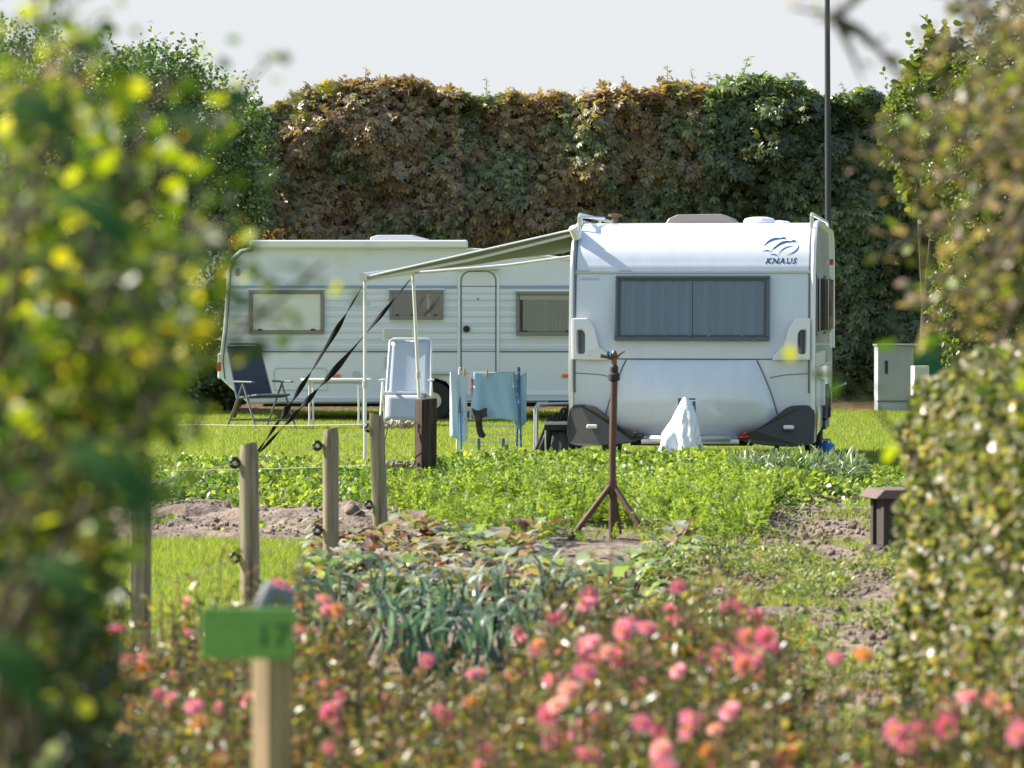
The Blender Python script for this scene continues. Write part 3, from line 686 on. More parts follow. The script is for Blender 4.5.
g = MB(); rect(g, 228, 285.5, 457, 288.5, -.012, .0); rect(g, 499, 285.5, 610, 288.5, -.012, 0); g.build('waist_stripe', pmat('stripe_blue', (.28, .35, .48), .4), rc)
g = MB(); rect(g, 226, 351, 457, 352.2, -.012, 0); rect(g, 499, 351, 612, 352.2, -.012, 0); g.build('lower_seam', 'line', rc)
g = MB(); rect(g, 246, 396, 414, 399, -.02, 0); rect(g, 455, 392, 610, 395.5, -.02, 0); g.build('skirt_rail', 'trim', rc, bevel=.006)
g = MB(); p = q2(250, 401); q = q2(412, 401); g.tube([(p[0], -.02, p[1]), (q[0], -.02, q[1])], .04, 10); p = q2(457, 400); q = q2(600, 400); g.tube([(p[0], -.02, p[1]), (q[0], -.02, q[1])], .035, 10); g.build('skirt', 'alu_dull', rc, smooth=True)
# windows
def window(a, b_, c, d, mode):
    p = q2(a, d); q = q2(c, b_); x0, x1, z0, z1 = p[0], q[0], p[1], q[1]; f0 = lambda z: 0.
    g = MB(); fr(g, x0, x1, z0, z1, .05, -.005, .058, f0); wo = g.build('window', 'frame_taupe', rc, bevel=.012)
    g = MB(); g.box(x0-.02, x1+.02, -.05, 0, z1+.002, z1+.022); g.build('rain_strip', 'trim', wo)
    if mode == 'blind':
        g = MB(); g.box(x0+.055, x1-.055, -.022, -.004, z0+.055, z1-.055); g.build('blind', 'blind', wo)
        g = MB(); fr(g, x0+.052, x1-.052, z0+.052, z1-.052, .012, 0, .018, f0); g.build('inner_seal', 'line', wo)
        gm = 'glass_clear'
    elif mode == 'dark':
        g = MB(); g.box(x0+.055, x1-.055, -.010, -.004, z0+.055, z1-.055); g.build('shade_plate', 'shade_plate', wo); gm = 'glass_dark'
    else:
        g = MB(); g.box(x0+.055, x1-.055, -.004, -.002, z0+.055, z1-.055); g.build('shade_plate', 'shade_plate', wo)
        curtain('curtain', x0+.10, x1-.04, z0+.06, z1-.12, f0, wo, 'curtain_w', fold=.12, amp=.012, pd=.026, pk=1.)
        g = MB(); g.box(x0+.055, x1-.055, -.022, -.013, z1-.12, z1-.055); g.build('blind', 'blind', wo); gm = 'glass_clear'
    if mode != 'blind': g = MB(); g.add([(x0+.05, -.050, z0+.05), (x1-.05, -.050, z0+.05), (x1-.05, -.050, z1-.05), (x0+.05, -.050, z1-.05)], [(0, 1, 2, 3)]); g.build('pane', gm, wo)
    for k in (.15, .85):
        g = MB(); g.box(x0+(x1-x0)*k-.03, x0+(x1-x0)*k+.03, -.062, -.052, z0+.055, z0+.075); g.build('latch', 'rubber', wo)
window(249, 290, 324.5, 334, 'blind'); window(389.5, 290, 443.5, 319.5, 'dark'); window(516, 291.5, 577, 335.5, 'curtain')
# door
p = q2(459, 402); q = q2(498, 269)
g = MB(); rr = .14
def rrect(x0, x1, z0, z1, r, n=6):
    return [(x0, z0), (x1, z0)]+[(x1-r+r*math.cos(t), z1-r+r*math.sin(t)) for t in [i*math.pi/2/n for i in range(n+1)]]+[(x0+r-r*math.cos(t), z1-r+r*math.sin(t)) for t in [math.pi/2-i*math.pi/2/n for i in range(n+1)]]
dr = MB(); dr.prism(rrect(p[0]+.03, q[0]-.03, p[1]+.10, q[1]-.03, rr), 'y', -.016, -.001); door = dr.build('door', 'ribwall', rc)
g = MB(); pts = rrect(p[0], q[0], p[1]+.1, q[1], rr+.03); g.tube([(a, -.012, b_) for a, b_ in pts[1:]+pts[:1]], .02, 8); g.build('door_frame', 'trim', door, smooth=True)
g = MB(); pts = rrect(p[0]+.035, q[0]-.035, p[1]+.1, q[1]-.035, rr); g.tube([(a, -.016, b_) for a, b_ in pts[1:]+pts[:1]], .006, 6); g.build('door_seal', 'line', door)
h = q2(466.5, 329); g = MB(); g.tube([(h[0], -.05, h[1]), (h[0], -.015, h[1])], .05, 16); g.tube([(h[0], -.055, h[1]), (h[0], -.045, h[1])], .018, 10, 0); g.build('door_handle', 'rubber', door)
h = q2(478, 299); g = MB(); g.tube([(h[0], -.03, h[1]), (h[0], -.015, h[1])], .014, 8); g.build('peephole', 'line', door)
g = MB(); rect(g, 459, 351, 498, 351.8, -.02, -.01); rect(g, 459, 286, 498, 286.8, -.02, -.01); g.build('door_seam', 'line', door)
a = q2(457, 268); b_ = q2(497, 265); g = MB(); g.prism([(a[0], a[1]-.02), (b_[0]+.05, a[1]-.02), (b_[0]-.1, a[1]+.03), (a[0]+.18, a[1]+.03)], 'y', -.10, 0); g.build('door_lamp', 'dome_w', rc)
# grille, hatches, lamps, step rail
g = MB(); rect(g, 382, 327.5, 416.5, 341, -.02, 0); gr_ = g.build('fridge_grille', 'trim', rc, bevel=.012)
g = MB()
for k in range(7): rect(g, 384.5, 329+k*1.5, 412, 330+k*1.5, -.026, -.021)
g.build('grille_slats', 'dome_w', gr_)
g = MB(); rect(g, 384.5, 357, 391, 368.5, -.02, 0); g.build('fridge_vent', 'dome_w', rc, bevel=.006)
h = q2(356.5, 375); g = MB(); g.tube([(h[0], -.02, h[1]), (h[0], 0, h[1])], .06, 18); g.build('water_filler_cap', 'dome_w', rc)
g = MB(); p = q2(274, 390); q = q2(327, 368); pts = rrect(p[0], q[0], p[1], q[1], .06); g.tube([(a, -.006, b_) for a, b_ in pts+pts[:1]], .008, 6); g.build('locker_flap', 'dome_w', rc)
for px_ in (337, 503, 566):
    g = MB(); rect(g, px_-4, 374, px_+3.5, 377.5, -.03, 0); g.build('side_marker', 'orange', rc, bevel=.012)
g = MB(); rect(g, 427, 372, 453, 374.5, -.06, 0); g.build('step_rail', 'alu_dull', rc, bevel=.01)
g = MB(); rect(g, 217.5, 353, 223, 379, -.02, .22); tl = g.build('tail_lamp', 'trim', rc, bevel=.03)
g = MB(); rect(g, 216.8, 362, 221.5, 371, -.03, .16); g.build('red_lens', 'red', tl, bevel=.01)
h = q2(238, 272); g = MB(); g.tube([(h[0], -.02, h[1]), (h[0], 0, h[1])], .04, 12); g.v = [(x, y, h[1]+(z-h[1])*1.6) for x, y, z in g.v]; g.build('wall_lamp', 'dome', rc)
h = q2(356, 305); text_mesh('script_lettering', 'Tendenza', .095, 'dome_w', rc, lambda x, y: Vector((h[0]+x*.95, -.006, h[1]+y)), shear=.5)
g = MB(); a = q2(368, 241); b_ = q2(432, 234.5); g.prism([(a[0], a[1]-.03), (a[0]+.02, b_[1]-.03), (a[0]+.12, b_[1]), (b_[0]-.3, b_[1]), (b_[0]-.05, a[1]+.03), (b_[0], a[1]-.03)], 'y', .5, 1.2); g.build('roof_skylight', 'dome_w', rc, bevel=.02)
for px_, yq in ((433, .02), (433, 1.95)):
    h = q2(px_, 403); cz = .29; n_ = 28; g = MB(); prw = [(.12, 0), (.27, 0), (.29, .04), (.29, .15), (.27, .18), (.12, .18)]
    vs = [(h[0]+r_*math.cos(2*math.pi*k/n_), yq+.02+a_, cz+r_*math.sin(2*math.pi*k/n_)) for r_, a_ in prw for k in range(n_)]
    g.add(vs, [(i*n_+k, i*n_+(k+1) % n_, (i+1)*n_+(k+1) % n_, (i+1)*n_+k) for i in range(5) for k in range(n_)]); wo = g.build('wheel', 'rubber', rc, smooth=True)
    g = MB(); g.tube([(h[0], yq+.04, cz), (h[0], yq+.14, cz)], .19, 24); g.build('rim', 'alu', wo, bevel=.01)
g = MB(); rect(g, 262, 398, 600, 407, .25, 2.0); g.build('chassis', 'dark', rc)
for px_ in (231, 590):
    h = q2(px_, 400); g = MB(); g.tube([(h[0]+.12, .3, .38), (h[0], .3, .02)], .04, 8); g.box(h[0]-.08, h[0]+.08, .22, .38, 0, .03); g.build('corner_steady', 'rust', rc)
# ------------------------------------------------------------------ awning of the front caravan
aw = thing('side_awning', 'grey-green roll-out awning stretched from the front caravan on two white poles', 'awning', loc=(0, 0, 0))
dirv = Vector((math.sin(R(6.8)), math.cos(R(6.8)), 0)); outv = Vector((-math.cos(R(6.8)), math.sin(R(6.8)), 0))
Wn = P(575.5, 229, 40.6); Ln = P(365, 277, 40.95); Lf = P(413, 270.5, 44.0); Wf = Wn+dirv*3.1; Wf.z = Wn.z-.15
def aw_fn(u, v):
    a = Wn.lerp(Wf, v); b_ = Ln.lerp(Lf, v); p = a.lerp(b_, u)
    p.z += -.05*math.sin(u*math.pi)*math.sin(v*math.pi)+.012*math.sin(u*22+v*5)*(1-u)
    return p
g = MB(); g.grid(aw_fn, 40, 16); g.build('canopy', 'awning', aw, smooth=True, solid=.004)
g = MB(); a, b_ = Ln+Vector((-.02, -.08, 0)), Lf+Vector((0, .1, 0)); g.tube([a, b_], .045, 10); g.build('lead_rail', 'alu', aw, smooth=True)
for (p, q) in ((Wn, Ln), (Wf, Lf)):
    g = MB(); e = (p-q)*.0; mid_ = p.lerp(q, .5); g.tube([p+Vector((0, .06, -.05)), mid_+Vector((0, .06, -.07)), q+Vector((0, .05, -.03))], .017, 8); g.build('rafter_arm', 'whitetube', aw, smooth=True)
g = MB(); g.tube([Wn+Vector((.0, -.03, -.03)), Wf+Vector((.0, .03, -.03))], .055, 10); g.build('cassette', 'trim', aw, smooth=True)
g = MB(); g.tube([Wn+Vector((-.03, -.08, .02)), Wn+Vector((.02, -.02, -.10))], .05, 8); g.build('end_cap', 'trim', aw, bevel=.01)
g = MB(); g.tube([Wn+Vector((0, .0, .0)), Ln+Vector((0, 0, .0))], .012, 6); g.build('canopy_hem', 'whitetube', aw)
for q, px_ in ((Ln, 365), (Lf, 419)):
    foot = Vector((q.x+(.0 if px_ == 365 else .10), q.y, 0))
    g = MB(); g.tube([foot, Vector((q.x, q.y, q.z-.02))], .018, 8); po = g.build('support_pole', 'whitetube', aw, smooth=True)
    g = MB(); mz = .9; fq = foot.lerp(q, .42); g.tube([fq, fq+Vector((0, 0, .07))], .026, 8); g.build('pole_clamp', 'dome_w', po)
# two twisted straps
anchor = Vector((X(251, 42.6), 42.6, 0))
for nm, top, lab in (('a', Ln, 'left black twisted storm strap from the near awning pole to the lawn'), ('b', Lf, 'right black twisted storm strap from the far awning pole to the lawn')):
    g = MB(); t0 = top+Vector((-.03, 0, -.10)); n_ = 60; L = []
    ax = (anchor-t0).normalized(); u_ = ax.cross(Vector((0, 1, 0))).normalized(); w_ = ax.cross(u_).normalized()
    for i in range(n_+1):
        t = i/n_; wd = .006+.027*(.7+.5*math.sin(t*13+2)**2)*math.sin(min(1, max(0, (t-.03)/.94))*math.pi)**.7; an = 1.2+t*17+1.3*math.sin(t*9)+(1 if nm == 'b' else 0)
        dvec = u_*math.cos(an)+w_*math.sin(an); c = t0.lerp(anchor, t)+Vector((0, 0, -.05*math.sin(t*math.pi)))
        L += [c+dvec*wd, c-dvec*wd]
    g.add(L, [(2*i, 2*i+1, 2*i+3, 2*i+2) for i in range(n_)])
    o = g.build('storm_strap', 'black', None, smooth=True, solid=.004); tag(o, lab, 'strap', 'storm straps of the awning')
    if nm == 'b': pass
# ------------------------------------------------------------------ camping chairs and table
def camp_chair(label, loc, rz, fab, frm, w=.58, back_h=1.12, apron=False, recl=.28):
    t = thing('camping_chair', label, 'chair', loc, rz)
    hw_ = w/2-.04
    # faces -y
    bx = [Vector((s*hw_, .18, .42)) for s in (-1, 1)]; tp = [Vector((s*(hw_-.02), .18+recl, back_h)) for s in (-1, 1)]
    g = MB()
    def bf(u, v):
        p = bx[0].lerp(bx[1], u).lerp(tp[0].lerp(tp[1], u), v); p.y += .02*math.sin(u*math.pi); return p
    g.grid(bf, 8, 10); g.build('back_fabric', fab, t, smooth=True, solid=.02)
    g = MB()
    g.tube([bx[0]+Vector((-.02, 0, 0)), tp[0]+Vector((-.02, 0, .0)), tp[0]+Vector((.03, .0, .03)), tp[1]+Vector((-.03, 0, .03)), tp[1]+Vector((.02, 0, 0)), bx[1]+Vector((.02, 0, 0))], .015, 8)
    g.build('back_frame', frm, t, smooth=True)
    g = MB(); g.grid(lambda u, v: Vector(((u*2-1)*hw_, -.27+.45*v, .46-.03*v-.02*math.sin(v*3.14))), 6, 6); g.build('seat_fabric', fab, t, smooth=True, solid=.015)
    g = MB(); g.tube([(-hw_, .2, .42), (-hw_, -.26, .47), (hw_, -.26, .47), (hw_, .2, .42)], .015, 8); g.build('seat_frame', frm, t, smooth=True)
    for s in (-1, 1):
        x = s*(w/2+.01)
        g = MB(); g.tube([(x, .0, .63), (x*1.02, -.33, .02)], .014, 8); g.build('leg', frm, t)
        g = MB(); g.tube([(x, -.02, .63), (x*1.02, .36, .02)], .014, 8); g.build('leg', frm, t)
        g = MB(); g.box(x-.028, x+.028, -.26, .20, .63, .655); g.build('armrest', frm, t, bevel=.01)
    g = MB(); g.tube([(-w/2, -.28, .12), (w/2, -.28, .12)], .012, 6); g.tube([(-w/2, .3, .12), (w/2, .3, .12)], .012, 6); g.build('cross_bars', frm, t)
    if apron:
        g = MB(); g.grid(lambda u, v: Vector(((u*2-1)*(hw_-.02), -.30-.12*v, .44-.34*v)), 6, 6); g.build('footrest_fabric', fab, t, smooth=True, solid=.01)
    return t
c = P(262, 300, 53.2); camp_chair('dark slate folding camping chair with high back and armrests, left of the table', (c.x, 53.2, 0), R(38), 'slate', 'slate_frame', w=.62, back_h=1.12)
c = P(407, 300, 54.3); camp_chair('pale grey reclining camping chair with footrest, beside the rear caravan wheel', (c.x, 54.3, 0), R(-4), 'pale_fabric', 'whitetube', w=.66, back_h=1.18, apron=True, recl=.34)
c = P(336, 300, 53.6); tb = thing('camping_table', 'small light folding camping table with thin metal legs on the lawn', 'table', (c.x, 53.6, 0), R(8))
g = MB(); g.box(-.46, .46, -.3, .3, .65, .675); g.build('table_top', 'whitetube', tb, bevel=.006)
for sx in (-1, 1):
    for sy in (-1, 1):
        g = MB(); g.tube([(sx*.34, sy*.26, .65), (sx*.34, sy*.28, 0)], .014, 8); g.build('leg', 'whitetube', tb)
g = MB(); g.tube([(-.34, -.27, .62), (.34, -.27, .62)], .01, 6); g.tube([(-.34, .27, .62), (.34, .27, .62)], .01, 6); g.build('table_rails', 'alu', tb)
# ------------------------------------------------------------------ drying rack with laundry
dk = 41.8; sk = FPX/dk; cx = X(489, dk)
rk = thing('drying_rack', 'blue and white folding drying rack standing in the grass, hung with washing', 'drying rack', (cx, dk, 0), R(6))
for sx in (-1, 1):
    for sy in (-1, 1):
        g = MB(); g.tube([(sx*.32, sy*.28, .0), (sx*.32, -sy*.06, 1.03)], .012, 8); g.build('leg', 'rackblue' if (sy > 0) == (sx > 0) or sx > 0 else 'whitetube', rk)
g = MB()
for k in range(10):
    z = .15+.085*k; y = .28-.33*(z/1.0)
    g.tube([(-.32, -y, z), (.32, -y, z)], .004, 6)
    if k % 2: g.tube([(-.32, y, z), (.32, y, z)], .004, 6)
g.build('rungs', 'whitetube', rk)
for s in (-1, 1):
    g = MB(); g.tube([(s*.13, -.26, .02), (s*.13, -.22, .28)], .016, 6); g.build('lower_support', 'rackblue', rk)
g = MB(); g.tube([(-.32, -.05, .98), (.32, -.05, .98)], .008, 6); g.tube([(-.32, .05, .98), (.32, .05, .98)], .008, 6); g.build('top_bar', 'whitetube', rk)
def cloth(name, mat, x0, x1, ztop, zf, zb, y0, label, side=None, amp=.018, seed=0, slant=0, cat='towel', group=None):
    g = MB(); r_ = random.Random(seed); ph = [r_.uniform(0, 6) for _ in range(5)]
    def fn(u, v):
        x = x0+(x1-x0)*u+slant*(u-.35)*max(0, .45-v)
        L = (ztop-zf)+(ztop-zb); s = v*L
        a = math.sin(u*9+ph[0])+.6*math.sin(u*17+ph[1]+v*3)
        if s < (ztop-zf): z = zf+s; y = y0-.02-.02*(1-s/(ztop-zf))-amp*a*(1-s/(ztop-zf))
        else: z = ztop-(s-(ztop-zf)); y = y0+.02+amp*a*.5
        z += .022*math.sin(u*6+ph[2])*(1-v)-.022*math.sin(u*math.pi)-(.05*u*max(0, .5-v) if slant else 0); y += .018*math.sin((u*5+v*6)+ph[3])
        return Vector((x, y, z))
    g.grid(fn, 24, 24); o = g.build(name, mat, None, loc=(cx, dk, 0), rz=R(6), smooth=True, solid=.006)
    return tag(o, label, cat, group)
cloth('towel', 'towel', -.17, .24, .995, .50, .66, -.07, 'light blue towel hung over the middle and right of the drying rack', seed=1, slant=.35, amp=.035)
cloth('towel', 'towel_w', -.42, -.24, 1.0, .28, .6, -.03, 'pale blue and white striped towel hanging off the left end of the rack', seed=2, amp=.03, slant=.0)
cloth('towel', 'towel', .26, .40, .985, .42, .45, .02, 'narrow blue towel hung at the right end of the drying rack', seed=3)
cloth('checked_cloth', 'plaid', -.19, -.03, .94, .70, .75, .05, 'small red checked cloth on the back bars of the rack', seed=4, cat='cloth')
# sock
g = MB(); g.tube([(-.13, -.17, .50), (-.125, -.18, .42), (-.115, -.19, .36), (-.10, -.20, .32), (-.065, -.21, .30)], [.036, .036, .034, .038, .022], 10, flat=.4); tag(g.build('sock', pmat('striped_sock', (.06, .045, .05), .9, noise=.5, nscale=30), None, loc=(cx, dk, 0), rz=R(6), smooth=True), 'dark striped sock hanging from the lower rack bars', 'sock')
cloth('striped_cloth', pmat('brown_striped_cloth', (.10, .075, .08), .9, noise=.5, nscale=30), -.20, -.04, .60, .50, .54, -.15, 'small dark striped cloth above the sock on the rack', seed=6, cat='cloth')
for (x, z, lab) in ((-.03, .985, 'wooden clothes peg at the left edge of the light blue towel'), (-.27, .99, 'wooden clothes peg on the pale left towel')):
    g = MB(); g.box(x-.008, x+.008, -.115, -.095, z-.05, z+.03); g.box(x-.007, x+.009, -.09, -.08, z-.05, z+.03); tag(g.build('clothes_peg', 'peg', None, loc=(cx, dk, 0), rz=R(6)), lab, 'clothes peg')
# ------------------------------------------------------------------ things at the caravan's left corner
d0 = 41.2; cx2 = X(551, d0)
st = thing('folding_step', 'silver tubular folding stool frame beside the front caravan corner', 'stool', (cx2, d0, 0), R(4))
for y in (-.14, .14):
    g = MB(); g.tube([(-.16, y, 0), (-.16, y, .60), (-.13, y, .66), (.22, y, .67)], .016, 8); g.build('side_frame', 'alu', st, smooth=True)
    g = MB(); g.tube([(.22, y, .67), (.26, y, 0)], .016, 8); g.build('leg', 'alu', st)
g = MB(); g.box(-.02, .2, -.15, .15, .675, .69); g.build('tread', 'rubber', st)
g = MB(); g.tube([(-.16, -.14, .30), (.24, -.14, .30)], .012, 6); g.tube([(-.02, -.14, .40), (.18, -.14, .66)], .006, 6); g.build('brace', 'alu', st)
for k in range(5):
    xb = X(529+k*3, 40.9); g = MB(); y = 40.7+.09*k; top = Vector((X(549+k*7, y), y, .52+.05*k)); 
    g.tube([Vector((xb+.0*k, y, .02)), top], .017, 8)
    g.tube([Vector((xb+.045, y, .02)), top+Vector((.07, 0, -.02))], .017, 8); g.tube([top, top+Vector((.07, 0, -.02))], .016, 8)
    lab = ['foremost', 'second', 'third', 'fourth', 'rearmost'][k]
    tag(g.build('folded_chair_frame', 'rubber', None, smooth=True), '%s of the folded black chair frames leaning by the caravan corner' % lab, 'chair', 'folded black chair frames')
# folding side table with grey top and black bag under it
cx3 = X(561, 40.6)
tt = thing('side_table', 'low grey-topped camping side table half behind the bumper corner', 'table', (cx3, 40.75, 0), R(-4))
g = MB(); g.box(-.17, .25, -.15, .2, .455, .49); g.build('table_top', 'alu_dull', tt, bevel=.008)
g = MB(); g.box(-.16, .24, -.14, .19, .40, .452); g.build('apron', 'rubber', tt)
for sx in (-.15, .23):
    for sy in (-.12, .17): g = MB(); g.tube([(sx, sy, .40), (sx, sy, 0)], .01, 6); g.build('leg', 'alu', tt)
def bag(u, v):
    a = u*2*math.pi; rr_ = (1-.25*v)*(1+.10*math.sin(5*a+4*v)+.06*math.sin(9*a)); z = .02+.36*v
    return Vector((.19*rr_*math.cos(a), .13*rr_*math.sin(a), z-(0 if v < 1 else 0)))
g = MB(); g.grid(bag, 48, 14); g.add([bag(i/24, 1) for i in range(24)], [tuple(range(24))]); tag(g.build('storage_bag', pmat('dark_blue_bag', (.03, .035, .05), .5, bump=.6, bscale=12), None, loc=(cx3+.06, 40.8, 0), smooth=True), 'dark blue sagging storage bag under the low side table', 'bag')
# blue container
g = MB(); c = P(826, 300, 42.6)
g.lathe([(.085, 0), (.10, .01), (.10, .05), (.094, .055), (.10, .06), (.10, .17), (.085, .19), (.03, .20), (.03, .225), (.01, .225)], n=20); g.tube([(-.06, 0, .19), (-.04, 0, .235), (.04, 0, .235), (.06, 0, .19)], .008, 6)
tag(g.build('water_canister', 'bluecan', None, loc=(c.x, 42.6, 0), smooth=True), 'blue plastic water canister by the front caravan rear wheel', 'canister')
# ------------------------------------------------------------------ utility cabinet and meter box, pole
c = P(878, 412, 61.2); ca = thing('utility_cabinet', 'grey ribbed steel utility cabinet with green side panel under the hedge', 'cabinet', (c.x, 61.2, 0), R(3))
g = MB(); g.box(0, .56, 0, .4, 0, 1.03)
for k in range(12): g.box(.02+k*.045, .04+k*.045, -.008, 0, .2, .99)
g.build('cabinet_body', 'cabinet', ca)
g = MB(); g.box(.11, .15, -.03, -.009, .60, .80); g.build('lock_handle', 'rubber', ca)
g = MB(); g.box(-.01, .57, -.02, .02, .16, .18); g.build('plinth_seam', 'line', ca)
g = MB(); g.box(.562, 1.2, .02, .4, 0, .98); g.build('green_panel', 'green_steel', ca)
g = MB(); g.box(-.02, 1.25, -.05, .44, 1.032, 1.06); g.build('cabinet_roof', 'cabinet_top', ca, bevel=.005)
c = P(920, 300, 60.2); mb = thing('meter_box', 'small white electricity meter box on a short post before the cabinet', 'meter box', (c.x, 60.2, 0), R(20))
g = MB(); g.box(-.12, .12, -.08, .08, .28, .74); g.build('box_body', 'trim', mb, bevel=.01)
g = MB(); g.box(-.10, .10, -.09, -.081, .31, .70); g.build('box_door', 'blind', mb)
g = MB(); g.box(-.06, .06, -.04, .04, 0, .28); g.build('post', 'alu_dull', mb)
g = MB(); g.tube([P(829, 300, 60.5)-Vector((0, 0, 1.75)), P(826.3, -60, 60.5)], [.052, .04], 12); tag(g.build('metal_pole', 'pole', None, smooth=True), 'tall slim dark pole rising behind the front caravan', 'pole')
# ------------------------------------------------------------------ fence posts, insulators and wires
posts = [(140, 19.2), (250, 21.9), (331, 24.5), (381, 27.6)]
labs = ['leftmost fence post, half hidden by the near shrub', 'second fence post from the left, behind the green sign', 'third fence post from the left, round and grey-brown', 'fourth fence post, split grey wood just left of the black post']
ring = MB()
n_ = 12; 
for k in range(n_):
    pass
def torus(g, R_, r_, n=18, m=8):
    vs = [((R_+r_*math.cos(b))*math.cos(a), r_*math.sin(b), (R_+r_*math.cos(b))*math.sin(a)) for a in [2*math.pi*i/n for i in range(n)] for b in [2*math.pi*j/m for j in range(m)]]
    g.add(vs, [(i*m+j, ((i+1) % n)*m+j, ((i+1) % n)*m+(j+1) % m, i*m+(j+1) % m) for i in range(n) for j in range(m)])
ins_pts_hi = []; ins_pts_lo = []
for i, ((px_, d), lab) in enumerate(zip(posts, labs)):
    t = thing('fence_post', lab, 'fence post', (X(px_, d), d, 0), random.uniform(0, 3), 'fence posts along the grass strip')
    g = MB(); rr_ = .054; rnd = random.Random(i); lean = Vector((rnd.uniform(-.012, .012), 0, 0)) if i < 3 else Vector((-.035, 0, 0))
    rings = []
    for j in range(15):
        z = .94*j/14 if j < 14 else .945; k_ = 1 if j < 14 else .86
        rings.append([(lean.x*z/.9+rr_*k_*math.cos(a)*(1+.07*math.sin(3*a+i)+.04*math.sin(7*a+z*3)), rr_*k_*math.sin(a)*(1+.07*math.sin(2*a+i)), z+(.012*math.cos(a+i) if j >= 13 else 0)) for a in [2*math.pi*q/18 for q in range(18)]])
    g.add([v for r_ in rings for v in r_], [(j*18+q, j*18+(q+1) % 18, (j+1)*18+(q+1) % 18, (j+1)*18+q) for j in range(14) for q in range(18)]+[tuple(14*18+q for q in range(18))])
    g.build('post', 'postwood', t, smooth=True)
    rz = -t.rotation_euler.z
    for (z, lst) in ((.84 if i < 3 else .85, ins_pts_hi), (.31, ins_pts_lo)):
        g = MB(); torus(g, .024, .012); g.tube([(.02, 0, 0), (.06, 0, 0)], .008, 6)
        o = g.build('insulator', 'insul', t, smooth=True); off = Vector((-.085, -.02, 0)); off.rotate(Matrix.Rotation(rz, 3, 'Z')); o.location = (off.x, off.y, z); o.rotation_euler = (0, 0, rz+.5)
        lst.append(Vector((X(px_, d)-.085, d-.02, z)))
g = MB(); bpx, bd_ = 425, 31.8
kp = thing('black_post', 'thick square tarred black post where the fence wires end', 'fence post', (X(bpx, bd_), bd_, 0), R(28), 'fence posts along the grass strip')
g.box(-.07, .07, -.065, .065, -.02, .945); g.v = [(x+(.01 if z > .5 else 0), y, z+(.012*(x > 0) if z > .5 else 0)) for x, y, z in g.v]; g.build('post', 'blackwood', kp, bevel=.008)
Bp = Vector((X(bpx, bd_), bd_, 0))
def knot(c, n, r_, seed, mat, lab, grp=None):
    rnd = random.Random(seed); g = MB(); pts = []
    for i in range(n*6):
        a = i*.9; pts.append(c+Vector((-.26*i/(n*6)+.02*math.sin(a*1.7), .03*math.sin(a), .025*math.cos(a*1.3)+rnd.uniform(-.01, .01))))
    g.tube(pts, r_, 6); return tag(g.build('rope_knot', mat, None, smooth=True), lab, 'rope', grp)
knot(Bp+Vector((-.09, -.05, .745)), 5, .013, 1, 'rope', 'pale knotted rope tied left of the black post, uppermost')
knot(Bp+Vector((-.09, -.05, .42)), 4, .011, 2, 'stick', 'brown knotted rope bundle at half height of the black post')
knot(Bp+Vector((.02, -.08, .24)), 2, .013, 3, 'rope', 'frayed rope knot low on the black post')
def wire(pts, r_, mat, lab, sag=.02):
    out = []
    for a, b_ in zip(pts[:-1], pts[1:]):
        for i in range(8): t = i/8; p = a.lerp(b_, t); p.z -= sag*math.sin(t*math.pi); out.append(p)
    out.append(pts[-1]); g = MB(); g.tube(out, r_, 6); return tag(g.build('fence_wire', mat, None, smooth=True), lab, 'wire', 'fence wires')
wire(ins_pts_hi+[Bp+Vector((-.1, -.05, .43))], .0022, 'wire', 'thin upper wire running through the insulators of the posts')
wire([Vector((X(60, 17.5), 17.5, .31))]+ins_pts_lo+[Bp+Vector((-.1, -.05, .24))], .0022, 'wire', 'thin lower wire running through the insulators of the posts')
wire([P(-20, 427, 36), P(200, 425, 33.8), Bp+Vector((-.3, 0, .745)), Bp+Vector((-.09, -.06, .745))], .0055, 'rope', 'pale rope stretched across the lawn to the black post', .01)
wire([P(-20, 474, 34), P(200, 470, 33), Bp+Vector((-.09, -.06, .43))], .002, 'wire', 'thin wire stretched low across the vegetables to the black post', .01)
g = MB(); g.tube([Bp+Vector((-.3, 0, .72)), Bp+Vector((-.33, 0, .60)), Bp+Vector((-.36, 0, .46))], .004, 6); tag(g.build('loose_cord', 'rubber', None), 'short dark cord dangling from the knotted rope', 'cord')
# ------------------------------------------------------------------ sprinkler stand
ds_ = 28.0; sc_ = FPX/ds_; sp_ = thing('sprinkler_stand', 'rusty iron tripod stand with a brass sprinkler head among the vegetables', 'sprinkler', (X(612.5, ds_), ds_, 0), 0)
g = MB(); g.tube([(0, 0, .03), (.0, 0, .6), (.012, 0, 1.19)], .026, 12); g.build('riser_pipe', 'rust', sp_, smooth=True)
for a in (205, 318, 80):
    g = MB(); g.tube([(0, 0, .44), (.36*math.cos(R(a)), .36*math.sin(R(a)), .02)], .021, 10); g.build('leg', 'rust', sp_, smooth=True)
g = MB(); g.tube([(0, 0, .36), (0, 0, .46)], .034, 12); g.build('collar', 'rust', sp_)
g = MB(); g.lathe([(.026, 0), (.042, .01), (.042, .05), (.03, .06), (.03, .1), (.02, .12)], c=(.012, 0, 1.17), n=12); g.build('coupling', 'rubber', sp_)
g = MB(); g.lathe([(.018, 0), (.022, .03), (.016, .06), (.026, .075), (.02, .10), (.008, .115)], c=(.012, 0, 1.275), n=12); g.tube([(.012, 0, 1.33), (-.05, -.01, 1.345), (-.085, -.01, 1.352)], [.016, .012, .015], 8); g.tube([(.012, 0, 1.32), (.05, 0, 1.36), (.09, .02, 1.385)], [.012, .008, .004], 8); hd = g.build('sprinkler_head', 'brass', sp_, smooth=True)
g = MB(); g.tube([(-.04, 0, 1.37), (-.02, 0, 1.37)], .02, 8); g.build('nozzle_cap', 'bluecan', hd)
